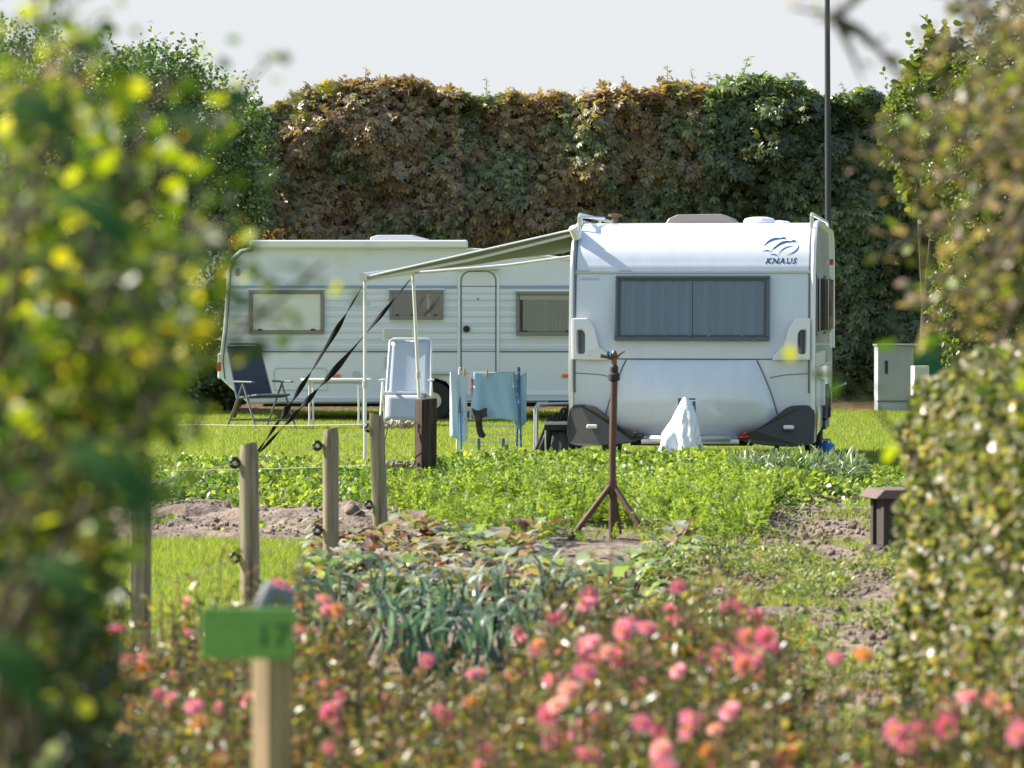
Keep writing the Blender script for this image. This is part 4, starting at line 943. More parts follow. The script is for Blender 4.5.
# ------------------------------------------------------------------ stone lantern
dl = 26.2; ln = thing('garden_lantern', 'small brown concrete garden lantern with overhanging flat top on the soil', 'garden lantern', (X(903, dl), dl, ground_z(X(903, dl), dl).item()), R(12))
g = MB(); g.prism([(-.25, .375), (.25, .375), (.19, .435), (-.19, .435)], 'y', -.2, .2); g.build('top_slab', 'concrete_top', ln, bevel=.008)
g = MB(); g.box(-.22, .22, -.17, .17, -.03, .055); g.build('base_slab', 'concrete_br', ln, bevel=.02)
for sx in (-1, 1):
    for sy in (-1, 1):
        g = MB(); g.box(sx*.145-.035, sx*.145+.035, sy*.12-.03, sy*.12+.03, .057, .373); g.build('corner_pillar', 'concrete_br', ln, bevel=.004)
for y in (-.11, .11):
    g = MB(); g.box(-.108, .108, y-.012, y+.012, .057, .17); g.box(-.108, .108, y-.012, y+.012, .335, .373)
    for k in range(4): g.box(-.09+k*.055, -.075+k*.055, y-.011, y+.011, .172, .333)
    g.box(-.108, .108, y-.009, y+.009, .245, .258); g.build('lattice_panel', 'concrete_br', ln)
g = MB(); g.box(-.157, -.133, -.088, .088, .057, .373); g.build('side_panel', 'concrete_br', ln)
# ------------------------------------------------------------------ sticks on soil
for i, (a, b_, d, r_, mt, lab) in enumerate(((748, 834, 22.4, .028, 'twig', 'long brown branch lying across the soil'), (758, 782, 25.3, .026, 'stick', 'short bleached stick lying on the soil'), (795, 812, 24.2, .02, 'stick', 'small pale piece of wood on the soil'))):
    g = MB(); y0_ = d; pts = [Vector((X(a+(b_-a)*t, d), d+.25*math.sin(3*t+i), .05+.015*math.sin(7*t))) for t in [j/7 for j in range(8)]]
    g.tube(pts, [r_*(1-.5*j/7) for j in range(8)], 8); tag(g.build('branch', mt, None, smooth=True), lab, 'branch')
# ------------------------------------------------------------------ plant sign in front
dsg = 7.8; ssg = FPX/dsg
sg = thing('plot_sign', 'small green number board on a pale wooden post among the flowers', 'sign', (X(272, dsg), dsg, 0), 0)
g = MB(); g.box(-.030, .030, -.030, .030, 0, 1.06); po = g.build('post', 'signwood', sg, bevel=.004, rz=R(38))
g = MB(); g.box(-.138, .046, -.058, -.050, 1.75-657/ssg+300/ssg, 1.75-606/ssg+300/ssg); bd = g.build('board', 'sign', sg, bevel=.003)
zc = 1.75-(640-300)/ssg
text_mesh('number', '17', .062, 'signtext', bd, lambda x, y: Vector((.005+x, -.0595, zc+y-.008)), ext=.001, bold=.001)
g = MB(); t0 = Vector((0, -.02, 1.075))
pts = [Vector((-.03, .0, 1.06)), Vector((-.02, 0, 1.13)), Vector((.0, 0, 1.17)), Vector((.03, 0, 1.16)), Vector((.035, 0, 1.11))]
g.tube(pts, [.012, .02, .024, .02, .008], 10, flat=.5); g.build('metal_cap', pmat('grey_zinc', (.16, .18, .22), .5, metal=.3), sg, smooth=True)
# ------------------------------------------------------------------ hedges and trees
BR = [(0, (.16, .11, .085)), (.35, (.33, .225, .175)), (.6, (.25, .22, .13)), (.82, (.42, .29, .15)), (.95, (.36, .35, .11)), (1, (.52, .44, .11))]
GR = [(0, (.09, .13, .07)), (.5, (.16, .20, .11)), (.85, (.24, .27, .12)), (1, (.42, .40, .10))]
M['hedge_brown'] = leaf_mat('copper_chestnut_leaves', BR, .40, .32, (1.5, 1.3, .5), patch=GR, pscale=.9, pthr=(.50, .62))
M['hedge_mid'] = leaf_mat('turning_chestnut_leaves', [(0, (.21, .14, .105)), (.4, (.34, .23, .17)), (.7, (.26, .25, .14)), (.9, (.46, .32, .13)), (1, (.50, .44, .11))], .42, .32, (1.6, 1.4, .5), patch=GR, pscale=.8, pthr=(.47, .60))
M['hedge_green'] = leaf_mat('dark_chestnut_leaves', [(0, (.11, .16, .09)), (.55, (.19, .26, .15)), (.9, (.29, .34, .17)), (1, (.44, .42, .12))], .34, .3, (1.5, 1.6, .6), patch=[(0, (.035, .06, .03)), (1, (.11, .12, .04))], pscale=.5)
M['tree_light'] = leaf_mat('light_hornbeam_leaves', [(0, (.04, .08, .025)), (.5, (.09, .15, .05)), (.8, (.20, .27, .12)), (1, (.40, .44, .30))], .34, .38, (1.5, 1.7, .6))
M['tree_right'] = leaf_mat('right_tree_leaves', [(0, (.05, .09, .02)), (.5, (.10, .15, .03)), (1, (.22, .24, .07))], .4, .38, (1.6, 1.6, .5))
M['shrub'] = leaf_mat('low_shrub_leaves', [(0, (.03, .06, .02)), (.7, (.07, .11, .03)), (1, (.22, .22, .05))], .4, .35)
def hedge(name, label, cat, px0, px1, topf, d, mat, T, size, dens, depth=1.6, curve=.5, group=None, fill=.16, shoots=0):
    """clipped or loose hedge wall: topf(px)->py of outline"""
    t = thing(name, label, cat, (X((px0+px1)/2, d), d, 0), 0, group); ox, oy = t.location.x, d
    xa, xb = X(px0, d), X(px1, d); Lx = xb-xa
    def ztop(x): return CAM_Z+(300-topf(x/d*FPX+512))/FPX*d
    n = int(Lx*5.2*dens)
    x = xa+Lx*rng.random(n); zt = ztop(x)
    v = rng.random(n)**.9; z = v*zt*1.0
    # face surface bulge
    face = (vnoise(x, z, .9, 91)-.5)*1.1+(vnoise(x, z, 2.6, 92)-.5)*.75
    round_ = curve*np.clip((v-.86)/.14, 0, 1)**2*1.2
    lay = rng.exponential(.13, n)
    y = d+face+round_+lay-.2
    z = z-np.clip(rng.normal(0, .03, n), 0, 1)
    out = np.stack([rv(n, .2)[:, 0], -np.ones(n)+np.clip((v-.85)*5, 0, .8), np.clip((v-.85)*7, 0, 1.2)], 1)
    # top plane leaves
    n2 = int(Lx*depth*dens*.8); x2_ = xa+Lx*rng.random(n2); zt2 = ztop(x2_)
    y2 = d+rng.random(n2)*depth; z2 = zt2-.05-rng.exponential(.12, n2)+(vnoise(x2_, y2, 2.0, 93)-.5)*.25-.35*np.clip((y2-d-depth*.5)/depth, 0, 1)
    out2 = np.stack([rv(n2, .3)[:, 0], rv(n2, .3)[:, 1], np.ones(n2)], 1)
    pos = np.concatenate([np.stack([x, y, z], 1), np.stack([x2_, y2, z2], 1)])-np.array([ox, oy, 0]); out = norm(np.concatenate([out, out2]))
    # sides and fill
    n3 = int(Lx*5*dens*.35); x3 = xa+Lx*rng.random(n3); z3 = rng.random(n3)*(ztop(x3)-.35); y3 = d+.45+rng.random(n3)*depth*.5
    p3 = np.stack([x3, y3, z3], 1)-np.array([ox, oy, 0])
    nn = len(pos); dd_ = out*.45+np.array([0, 0, -.55])+rv(nn, .38); no = out*.8+np.array([0, 0, .45])+rv(nn, .35)
    V1, F1 = inst(T[0], T[1], pos, dd_, no, size*rng.uniform(.65, 1.2, nn))
    V2, F2 = inst(ROUND[0], ROUND[1], p3, rv(n3), np.array([0, -1., 0])+rv(n3, .5), fill*2*rng.uniform(.7, 1.3, n3))
    Vl, Fl = [V1, V2], [F1, F2+len(V1)]; off = len(V1)+len(V2)
    pp = []; oo = []; sb = []; sdv = []
    for i in range(shoots):
        sx = random.uniform(xa, xb); z_ = float(ztop(sx))-.15; h_ = random.uniform(.15, .5)*random.random()**.4; y_ = d+random.uniform(0, .9); lx_ = random.uniform(-.15, .15)
        sb.append((sx-ox, y_-oy, z_)); sdv.append((lx_, 0, h_))
        for j in range(int(h_/.05)):
            u_ = j*.05/h_; pp.append((sx-ox+lx_*u_, y_-oy, z_+h_*u_)); a = j*2.4; oo.append((math.cos(a), math.sin(a), .4))
    pp = np.array(pp); oo = norm(np.array(oo)); m_ = len(pp); sb = np.array(sb); sdv = np.array(sdv)
    V3, F3 = inst(T[0], T[1], pp, oo+rv(m_, .2), np.array([0, 0, 1.])+rv(m_, .3), size*rng.uniform(.4, .8, m_)); Vl.append(V3); Fl.append(F3+off); off += len(V3)
    V4, F4 = inst(LEAF[0]*np.array([.05, 1, 0]), LEAF[1], sb, sdv, np.tile([[0, -1., 0]], (len(sb), 1)), np.linalg.norm(sdv, axis=1)); Vl.append(V4); Fl.append(F4+off)
    mobj('crown', raw_mesh('crown', np.concatenate(Vl), np.concatenate(Fl)), mat, t)
    k = max(2, int(Lx/1.6))
    for i in range(k):
        xx_ = xa-ox+Lx*(i+.5)/k+random.uniform(-.3, .3); hgt = 4.2 if topf(512) < 200 else 3.
        g = MB(); g.tube([(xx_, .8, 0), (xx_+.05, .85, hgt*.5), (xx_-.08, .8, hgt)], [.10, .07, .03], 8)
        for q in range(5):
            z_ = hgt*(.25+.15*q); a = random.uniform(0, 6.28); g.tube([(xx_, .8, z_), (xx_+.5*math.cos(a), .8+.5*math.sin(a), z_+.5)], [.03, .012], 6)
        g.build('trunk', 'bark', t, smooth=True)
    return t
def interp(pts): 
    a = np.array(pts, float); 
    return lambda px: np.interp(px, a[:, 0], a[:, 1])+(vnoise(px*.045, px*0+1.5, 1, 77, 4)-.5)*24
hedge('chestnut_hedge', 'tall copper-brown leafy hedge, humped top, behind the rear caravan', 'hedge', 235, 462, interp([(220, 150), (250, 112), (300, 88), (340, 78), (400, 74), (440, 84), (462, 92)]), 65, 'hedge_brown', PALM, .145, 400, group='tall clipped hedge sections', shoots=22)
hedge('chestnut_hedge', 'tall brown and orange-tinged hedge section behind the front caravan roof', 'hedge', 455, 712, interp([(455, 92), (480, 96), (520, 92), (560, 94), (600, 88), (650, 84), (670, 78), (712, 86)]), 65.2, 'hedge_mid', PALM, .145, 400, group='tall clipped hedge sections', shoots=30)
hedge('chestnut_hedge', 'tall dark green hedge section with large drooping leaves right of the front caravan', 'hedge', 705, 960, interp([(705, 88), (740, 78), (800, 76), (830, 92), (870, 92), (900, 100), (960, 90)]), 65, 'hedge_green', PALM, .165, 360, group='tall clipped hedge sections', shoots=24)
# left and right fine-leaved trees
def tree(name, label, cx_px, d, blobs, mat, size, n, T=LEAF, trunk_h=2.5, group=None, shoots=0, cat='tree', jit=.5, droop=.15):
    t = thing(name, label, cat, (X(cx_px, d), d, 0), 0, group); ox = t.location.x
    P_, O_ = [], []
    vol = np.array([b_[2]*b_[3] for b_ in blobs]); vol = vol/vol.sum()
    for (bx, by, rx, rz_, dy), fr_ in zip(blobs, vol):
        m_ = int(n*fr_); c = P(bx, by, d); u = norm(rv(m_)); rad = rng.uniform(.55, 1.02, m_)**.6
        lump = 1+.28*(vnoise(u[:, 0]*3+bx*.1, u[:, 2]*3+u[:, 1]*2, 1.1, 95)-.5)*2
        rxx, rzz = rx/FPX*d, rz_/FPX*d; ry = min(rxx, rzz)*.8
        p = u*rad[:, None]*lump[:, None]*np.array([rxx, ry, rzz])+np.array([c.x-ox, dy, c.z]); k = p[:, 2] > .05
        P_.append(p[k]); O_.append(u[k])
    pos = np.concatenate(P_); out = np.concatenate(O_)
    k = vnoise(pos[:, 0]+pos[:, 1]*.7, pos[:, 2]+pos[:, 1]*.5, 1.7, 96) > .30; pos, out = pos[k], out[k]
    if shoots:
        pp = []; oo = []; sb = []; sdv = []
        for i in range(shoots):
            bx, by, rx, rz_, dy = random.choice(blobs); a = random.uniform(-1.1, 1.1); c = P(bx+rx*math.sin(a)*.9, by-rz_*math.cos(a)*.9, d); L = random.uniform(.35, .8); ang = a*.5+random.uniform(-.3, .3)
            e_ = Vector((math.sin(ang)*L, random.uniform(-.2, .2), math.cos(ang)*L)); b0 = Vector((c.x-ox, dy, c.z))-e_*.2; sb.append(tuple(b0)); sdv.append(tuple(e_))
            for j in range(int(L/.045)):
                q = b0+e_*(j*.045/L); pp.append(tuple(q)); w_ = j*2.4; oo.append((math.cos(w_), math.sin(w_), .5))
        pos = np.concatenate([pos, np.array(pp)]); out = np.concatenate([out, norm(np.array(oo))])
    cr = leaf_cloud('crown', mat, pos, out, size, T, droop=droop, jit=jit, parent=t)
    g = MB(); top = max(P(b_[0], b_[1], d).z for b_ in blobs)
    g.tube([(0, 0, 0), (.06, .05, top*.4), (-.05, 0, top*.85)], [.14, .10, .04], 10)
    for (bx, by, rx, rz_, dy) in blobs:
        c = P(bx, by, d); g.tube([(0, 0, min(top*.3, c.z*.5)), ((c.x-ox)*.5, dy*.5, (c.z+min(top*.3, c.z*.5))*.5), (c.x-ox, dy, c.z)], [.06, .045, .02], 8)
    g.build('trunk', 'bark', t, smooth=True)
    return t
tree('hornbeam_tree', 'loose bright green tree with upright shoots at the left edge', 150, 61, [(120, 130, 90, 80, 0), (180, 150, 75, 85, .5), (70, 200, 90, 120, 0), (160, 270, 85, 110, .2), (110, 350, 120, 70, 0), (20, 130, 70, 110, .3), (215, 180, 40, 70, .6), (238, 165, 34, 75, 1.0), (150, 85, 60, 40, 0)], 'tree_light', .075, 62000, shoots=150)
tree('leafy_tree', 'light green tree with small leaves at the right edge behind the box hedge', 990, 58, [(1000, 180, 52, 120, 0), (975, 290, 45, 70, 0), (1020, 100, 60, 90, .3), (1010, 330, 70, 80, .1), (955, 150, 28, 55, .6), (930, 120, 30, 45, 2.5), (1035, 250, 50, 110, .3)], 'tree_right', .08, 38000, shoots=60)
tree('broadleaf_tree', 'yellow-green young tree rising above the hedge at its right end', 925, 63, [(915, 130, 34, 45, 0), (945, 95, 38, 50, 0), (935, 170, 35, 55, -.3)], 'tree_right', .13, 5200, T=ROUND, shoots=30)
for (cx_, cy_, rx, rz_, d, lab, grp) in ((222, 385, 30, 24, 61.5, 'low dark shrub left of the rear caravan tail', None), (180, 392, 30, 18, 62, 'low rounded shrub between the left tree and the rear caravan', None), (860, 395, 40, 24, 64, 'low dark green shrub under the hedge left of the cabinet', None), (400, 400, 80, 12, 63, 'low ground shrub seen under the rear caravan', None), (530, 402, 40, 12, 63, 'low shrub seen under the rear caravan beyond the drying rack', None)):
    tree('low_shrub', lab, cx_, d, [(cx_, cy_, rx, rz_, 0)], 'shrub', .07, int(rx*rz_*4), T=ROUND, cat='shrub')
# ------------------------------------------------------------------ beds of single plants
M['beetleaf'] = leaf_mat('beet_leaves', [(0, (.16, .20, .12)), (.25, (.38, .40, .32)), (.5, (.52, .49, .45)), (.6, (.17, .07, .05)), (.76, (.28, .10, .05)), (.84, (.22, .26, .08)), (.92, (.42, .36, .06)), (1, (.38, .40, .08))], .34, .35, (1.4, 1.2, .6), spec=.8)
M['cabbage'] = leaf_mat('chard_leaves', [(0, (.08, .14, .06)), (.5, (.2, .27, .13)), (.8, (.38, .42, .3)), (1, (.42, .42, .10))], .34, .35, spec=.8)
M['leek'] = leaf_mat('leek_leaves', [(0, (.04, .08, .06)), (.6, (.11, .16, .13)), (1, (.30, .34, .28))], .45, .28, (1, 1.5, .8), spec=.6)
BIG = None
def curved_leaf(w, bend, nseg=6, wavy=.0):
    V = []; F = []
    for i in range(nseg+1):
        t = i/nseg; ww = w*math.sin(math.pi*(.12+.86*t))**.8; a = bend*t
        y = math.sin(a)/max(bend, .01) if bend else t; z = -(1-math.cos(a))/max(bend, .01)
        for s in (-1, 0, 1): V.append((s*ww, y, z+abs(s)*ww*.35+wavy*math.sin(t*14+s*2)))
    for i in range(nseg):
        for s in (0, 1): F.append((i*3+s, i*3+s+1, (i+1)*3+s+1, (i+1)*3+s))
    return np.array(V), np.array(F)
def strap(w, kink):
    V = []; F = []; y = z = 0; a = 0; n_ = 12; P_ = [(0, 0)]
    for i in range(n_):
        t = i/n_; a += kink*(max(0, t-.35)*1.6); y += math.cos(a)/n_; z += -math.sin(a)/n_; P_.append((y, z))
    for i, (y, z) in enumerate(P_):
        t = i/n_; ww = w*(1-.75*t**2.5)
        for s in (-1, 0, 1): V.append((s*ww, y, z+abs(s)*ww*.6))
    for i in range(n_):
        for s in (0, 1): F.append((i*3+s, i*3+s+1, (i+1)*3+s+1, (i+1)*3+s))
    return np.array(V), np.array(F)
def proto_plant(kind, mat, seed):
    r0 = np.random.default_rng(seed)
    if kind == 'leek':
        n_ = 12; Vs = []; Fs = []; o_ = 0
        for i in range(n_):
            Tm, Fm = strap(.038, r0.uniform(.3, .95)); side = 1 if i % 2 else -1; tilt = .12+.045*i
            d_ = np.array([[side*tilt+r0.normal(0, .08), r0.normal(0, .25), 1.]]); nn_ = np.array([[-side*1., r0.normal(0, .3), .1]])
            V1, F1 = inst(Tm, Fm, np.array([[0, 0, .06]]), d_, nn_*np.array([[-1, 1, -1]]) if False else nn_*-1, [r0.uniform(.42, .66)])
            Vs.append(V1); Fs.append(F1+o_); o_ += len(V1)
        return raw_mesh('leaves', np.concatenate(Vs), np.concatenate(Fs))
    if kind == 'beet':
        n_ = 30; Vs = []; Fs = []; o_ = 0
        for i in range(n_):
            Tm, Fm = curved_leaf(r0.uniform(.22, .38), r0.uniform(.8, 1.9), 6, .04); a = r0.uniform(0, 6.28); el_ = r0.uniform(.5, 1.5)
            d_ = np.array([[math.cos(a), math.sin(a), el_]]); nn_ = np.array([[-math.cos(a)*el_, -math.sin(a)*el_, 1.]]); L = r0.uniform(.06, .15); h0 = r0.uniform(.03, .20)
            V1, F1 = inst(Tm, Fm, np.array([[math.cos(a)*r0.uniform(.02, .12), math.sin(a)*r0.uniform(.02, .12), h0]]), d_, nn_, [L]); Vs.append(V1); Fs.append(F1+o_); o_ += len(V1)
        return raw_mesh('leaves', np.concatenate(Vs), np.concatenate(Fs))
def plant_protos(kind, mat, k, name, stem=True):
    out = []
    for i in range(k):
        me = proto_plant(kind, mat, 100+i); me.materials.append(M[mat]); me.polygons.foreach_set('use_smooth', [True]*len(me.polygons)); out.append(me)
    return out
stem_me = None
g = MB(); g.lathe([(.02, -.02), (.022, .08), (.018, .18)], n=8); so_ = g.build('shaft_tmp', pmat('leek_shaft', (.3, .36, .25), .5)); shaft_me = so_.data; bpy.data.objects.remove(so_)
g = MB()
for a in range(7): g.tube([(0, 0, -.01), (.05*math.cos(a*.9), .05*math.sin(a*.9), .12)], .006, 5)
so_ = g.build('stalks_tmp', 'rust'); stalk_me = so_.data; bpy.data.objects.remove(so_)
def place(name, cat, label, group, me, me2, n2, loc, rz, s):
    t = thing(name, label, cat, loc, rz, group); t.scale = (s, s, s)
    for nm, mm in (('leaves', me), (n2, me2)):
        o = bpy.data.objects.new(nm, mm); COL.objects.link(o); o.parent = t
    return t
leeks = plant_protos('leek', 'leek', 5, 'leek')
rowlab = ['front', 'middle', 'back']
for rI, (d, a, b_) in enumerate(((16.6, 322, 545), (17.9, 305, 575), (19.3, 318, 600))):
    x = X(a, d)
    while x < X(b_, d):
        place('leek_plant', 'leek', 'blue-green leek with arching strap leaves in the %s leek row' % rowlab[rI], 'leeks in the %s row' % rowlab[rI], random.choice(leeks), shaft_me, 'shaft', (x, d+random.uniform(-.1, .1), 0), random.uniform(-.5, .5)+math.pi*random.randint(0, 1), random.uniform(.78, 1.0)); x += random.uniform(.17, .25)
beets = plant_protos('beet', 'beetleaf', 5, 'beet'); chards = plant_protos('beet', 'cabbage', 4, 'chard')
for rI, d in enumerate((21.2, 22.3, 23.4, 24.5, 25.5, 26.4)):
    x = X(max(318, 318+rI*2), d)+random.uniform(0, .1)
    while x < X(690 if rI > 1 else 650, d):
        px_ = x/d*FPX+512
        if d > 24 and 548 < px_ < 668: x += .1; continue
        green = random.random() < (.38 if px_ < 560 else .65)
        lab = ('green leafy chard plant in the mixed bed, row %s' if green else 'red and yellow leaved beet plant in the mixed bed, row %s')
        rn = ['nearest the leeks', 'second from the leeks', 'third from the leeks', 'fourth from the leeks', 'second from the carrots', 'nearest the carrots'][rI]
        place('chard_plant' if green else 'beet_plant', 'chard' if green else 'beet', lab % rn, ('chard plants ' if green else 'beet plants ')+rn, random.choice(chards if green else beets), stalk_me, 'stalks', (x, d+random.uniform(-.2, .2), 0), random.uniform(0, 6), random.uniform(.8, 1.35)); x += random.uniform(.14, .22)
# ------------------------------------------------------------------ flower bushes
M['bushleaf'] = leaf_mat('flower_bush_leaves', [(0, (.02, .04, .01)), (.3, (.05, .085, .018)), (.48, (.12, .16, .03)), (.62, (.22, .10, .05)), (.74, (.34, .17, .07)), (.82, (.12, .18, .03)), (.92, (.34, .32, .06)), (1, (.46, .42, .2))], .36, .36, (1.5, 1.4, .5), spec=.7)
M['petal_pink'] = leaf_mat('pink_petals', [(0, (.82, .20, .34)), (1, (.90, .38, .50))], .6, .4, (1.2, .9, .9))
M['petal_coral'] = leaf_mat('coral_petals', [(0, (.84, .34, .32)), (1, (.90, .50, .45))], .6, .4, (1.2, .9, .8))
M['petal_orange'] = leaf_mat('orange_petals', [(0, (.82, .32, .10)), (1, (.88, .50, .16))], .6, .4, (1.2, .9, .6))
M['flower_eye'] = pmat('flower_eye', (.6, .3, .03), .7)
def flower_mesh(mat, seed):
    r0 = np.random.default_rng(seed); g = MB()
    for ringi, (n_, L, el_) in enumerate(((12, .036, .15), (10, .029, .45), (8, .02, .9))):
        for i in range(n_):
            a = 2*math.pi*i/n_+ringi*.3; d_ = Vector((math.cos(a), math.sin(a), math.tan(el_)*.6)).normalized(); p = Vector((-math.sin(a), math.cos(a), 0)); b0 = Vector((0, 0, .003*ringi)); w_ = .007*(1-.1*ringi)
            g.add([b0+p*w_*.4, b0-p*w_*.4, b0+d_*L*.6-p*w_, b0+d_*L-p*w_*.5+Vector((0, 0, -.003)), b0+d_*L+p*w_*.5+Vector((0, 0, -.003)), b0+d_*L*.6+p*w_], [(0, 1, 2, 5), (5, 2, 3, 4)], 0)
    g.lathe([(.008, .004), (.011, .010), (.006, .016), (.001, .018)], n=10, mi=1)
    o = g.build('flower_tmp', [mat, 'flower_eye']); me = o.data; bpy.data.objects.remove(o); return me
fl_me = [flower_mesh('petal_pink', 1), flower_mesh('petal_pink', 2), flower_mesh('petal_coral', 3), flower_mesh('petal_orange', 4)]
def bush_meshes(seed, h=.92, rad=.24, nst=22, mat='bushleaf', lsz=.034):
    rnd = random.Random(seed); g = MB(); tips = []; pp = []; oo = []
    for i in range(nst):
        a = rnd.uniform(0, 6.28); r_ = rad*math.sqrt(rnd.random()); hh = h*rnd.uniform(.72, 1.0)*(1-.25*r_/rad); e = Vector((math.cos(a)*r_, math.sin(a)*r_, hh)); b0 = Vector((math.cos(a)*.03, math.sin(a)*.03, 0)); m_ = b0.lerp(e, .55)+Vector((math.cos(a)*.03, math.sin(a)*.03, .02))
        g.tube([b0, m_, e], [.005, .004, .0025], 5); tips.append(e)
        for j in range(58):
            t = (j+rnd.random())/58; q = (b0.lerp(m_, t/.55) if t < .55 else m_.lerp(e, (t-.55)/.45)); w_ = rnd.uniform(0, 6.28)
            if t < .2: continue
            q = q+Vector((math.cos(w_), math.sin(w_), .2))*rnd.uniform(0, .06)
            pp.append(tuple(q)); oo.append((math.cos(w_), math.sin(w_), rnd.uniform(.0, .8)))
    so = g.build('stems_tmp', 'stemdry'); sm = so.data; bpy.data.objects.remove(so)
    pp = np.array(pp); oo = norm(np.array(oo)); m_ = len(pp)
    V1, F1 = inst(LEAFN[0], LEAFN[1], pp, oo+rv(m_, .25), np.array([0, 0, 1.])+rv(m_, .6), lsz*rng.uniform(.5, 1.3, m_)); lm = raw_mesh('foliage', V1, F1); lm.materials.append(M[mat])
    return sm, lm, tips
protos = [bush_meshes(200+i) for i in range(6)]
def flower_bush(loc, rz, label, group, s=1., nf=2, cols=None):
    sm, lm, tips = random.choice(protos); t = thing('flower_bush', label, 'flowering plant', loc, rz, group); t.scale = (s, s, s)
    for nm, mm in (('stems', sm), ('foliage', lm)):
        o = bpy.data.objects.new(nm, mm); COL.objects.link(o); o.parent = t
    for k in range(nf):
        e = random.choice(tips[:]) if k % 2 == 0 else e+Vector((random.uniform(-.05, .05), random.uniform(-.05, .05), random.uniform(-.05, .03))); o = bpy.data.objects.new('flower', random.choices(fl_me, weights=(6, 6, 3, 1))[0]); COL.objects.link(o); o.parent = t
        o.location = e+Vector((0, 0, .012)); fs = random.uniform(.55, .95); o.scale = (fs, fs, fs)
        o.rotation_euler = (R(random.uniform(25, 85)), R(random.uniform(-20, 20)), -rz+R(random.uniform(-40, 40)))
    return t
cnt = 0
for rI, d in enumerate(np.arange(8.7, 13.4, .36)):
    x = X(118, d)+random.uniform(0, .15)
    while x < X(1060, d):
        px_ = x/d*FPX+512
        # outline: bushes in the middle come forward/are taller, gap with bare soil at the right
        ok = True
        h = .80
        if px_ < 300: h = .66+.08*random.random()
        elif px_ < 560: h = .68+.06*random.random()
        elif px_ < 760: h = .84
        elif px_ < 850: ok = d < 9.5; h = .70
        elif px_ < 1060: ok = d < 9.7; h = .93
        if 330 < px_ < 560 and d > 11.2: h = .60
        if px_ < 330: h += .12*(d-8.7)/4
        zt = h*1.0
        if ok:
            zone = 'left of the sign' if px_ < 250 else 'between the sign and the leeks' if px_ < 420 else 'in the middle foreground' if px_ < 580 else 'in the tall clump right of centre' if px_ < 780 else 'by the bare soil' if px_ < 880 else 'below the box hedge'
            row = 'near' if d < 10.2 else 'far'
            near_f = 1 if random.random() < .55 else 0
            nf = random.choice((1, 2, 3, 4, 5)) if (px_ > 540 and px_ < 780) or px_ > 850 else random.choice((0, 1, 1, 2, 3))
            flower_bush((x+random.uniform(-.05, .05), d+random.uniform(-.12, .12), 0), random.uniform(0, 6.28), 'pink and orange flowering bush %s, %s rows' % (zone, row), 'flowering bushes %s, %s rows' % (zone, row), h/.82*random.uniform(.9, 1.08), nf); cnt += 1
        x += random.uniform(.19, .30)
print('bushes', cnt)
# ------------------------------------------------------------------ box hedge at the right
M['box'] = leaf_mat('box_hedge_leaves', [(0, (.03, .05, .012)), (.35, (.08, .11, .03)), (.6, (.20, .21, .08)), (.85, (.44, .40, .26)), (1, (.50, .34, .26))], .44, .38, (1.4, 1.5, .5), spec=1.)
dB = 9.9
bh = thing('box_hedge', 'clipped small-leaved green hedge block at the right edge', 'hedge', (1.75, 11.3, 0), 0)
n = 60000; xa = 1.315; xb = 2.1; LB = 3.3
def ztb(x, y): return 1.60-.20*np.clip((y-dB-2.5)/.8, 0, 1)**1.5-.12*np.exp(-((x-xa)/.10)**2)
sel = rng.random(n); yA = dB+rng.random(n)*LB
xT = xa+(xb-xa)*rng.random(n)**1.3; zT = ztb(xT, yA)-rng.exponential(.025, n)+(vnoise(xT*1., yA, 5, 103)-.5)*.12
zF = .12+rng.random(n)*(ztb(xa+.02, yA)-.12)
xL = xa+(vnoise(yA, zF, 2.6, 102)-.5)*.16+(vnoise(yA, zF, 7, 105)-.5)*.06+rng.exponential(.03, n)
xF = xa+(xb-xa)*rng.random(n); yF = dB+(vnoise(xF, zF, 5, 101)-.5)*.14+rng.exponential(.03, n)
isF = sel < .12; isL = (sel >= .12) & (sel < .75)
pos = np.where(isF[:, None], np.stack([xF, yF, zF], 1), np.where(isL[:, None], np.stack([xL, yA, zF], 1), np.stack([xT, yA, zT], 1)))
out = np.where(isF[:, None], np.array([[0, -1., .2]]), np.where(isL[:, None], np.array([[-1., -.15, .25]]), np.array([[0, 0, 1.]])))
leaf_cloud('crown', 'box', pos-np.array([bh.location.x, bh.location.y, 0]), out, .028, ROUND, droop=-.3, jit=.8, parent=bh, up=.9)
n = 9000; p3 = np.stack([xa+.10+rng.random(n)*(xb-xa-.1), dB+.1+rng.random(n)*3.0, .1+rng.random(n)*1.25], 1)-np.array([bh.location.x, bh.location.y, 0])
leaf_cloud('inner_leaves', 'box', p3, norm(rv(n)), .06, ROUND, parent=bh)
g = MB()
for i in range(6): xx_ = -.1; yy_ = -1.1+i*.45; g.tube([(xx_, yy_, 0), (xx_+.03, yy_+.05, .7), (xx_-.02, yy_, 1.3)], [.018, .013, .006], 6)
g.build('trunk', 'bark', bh)
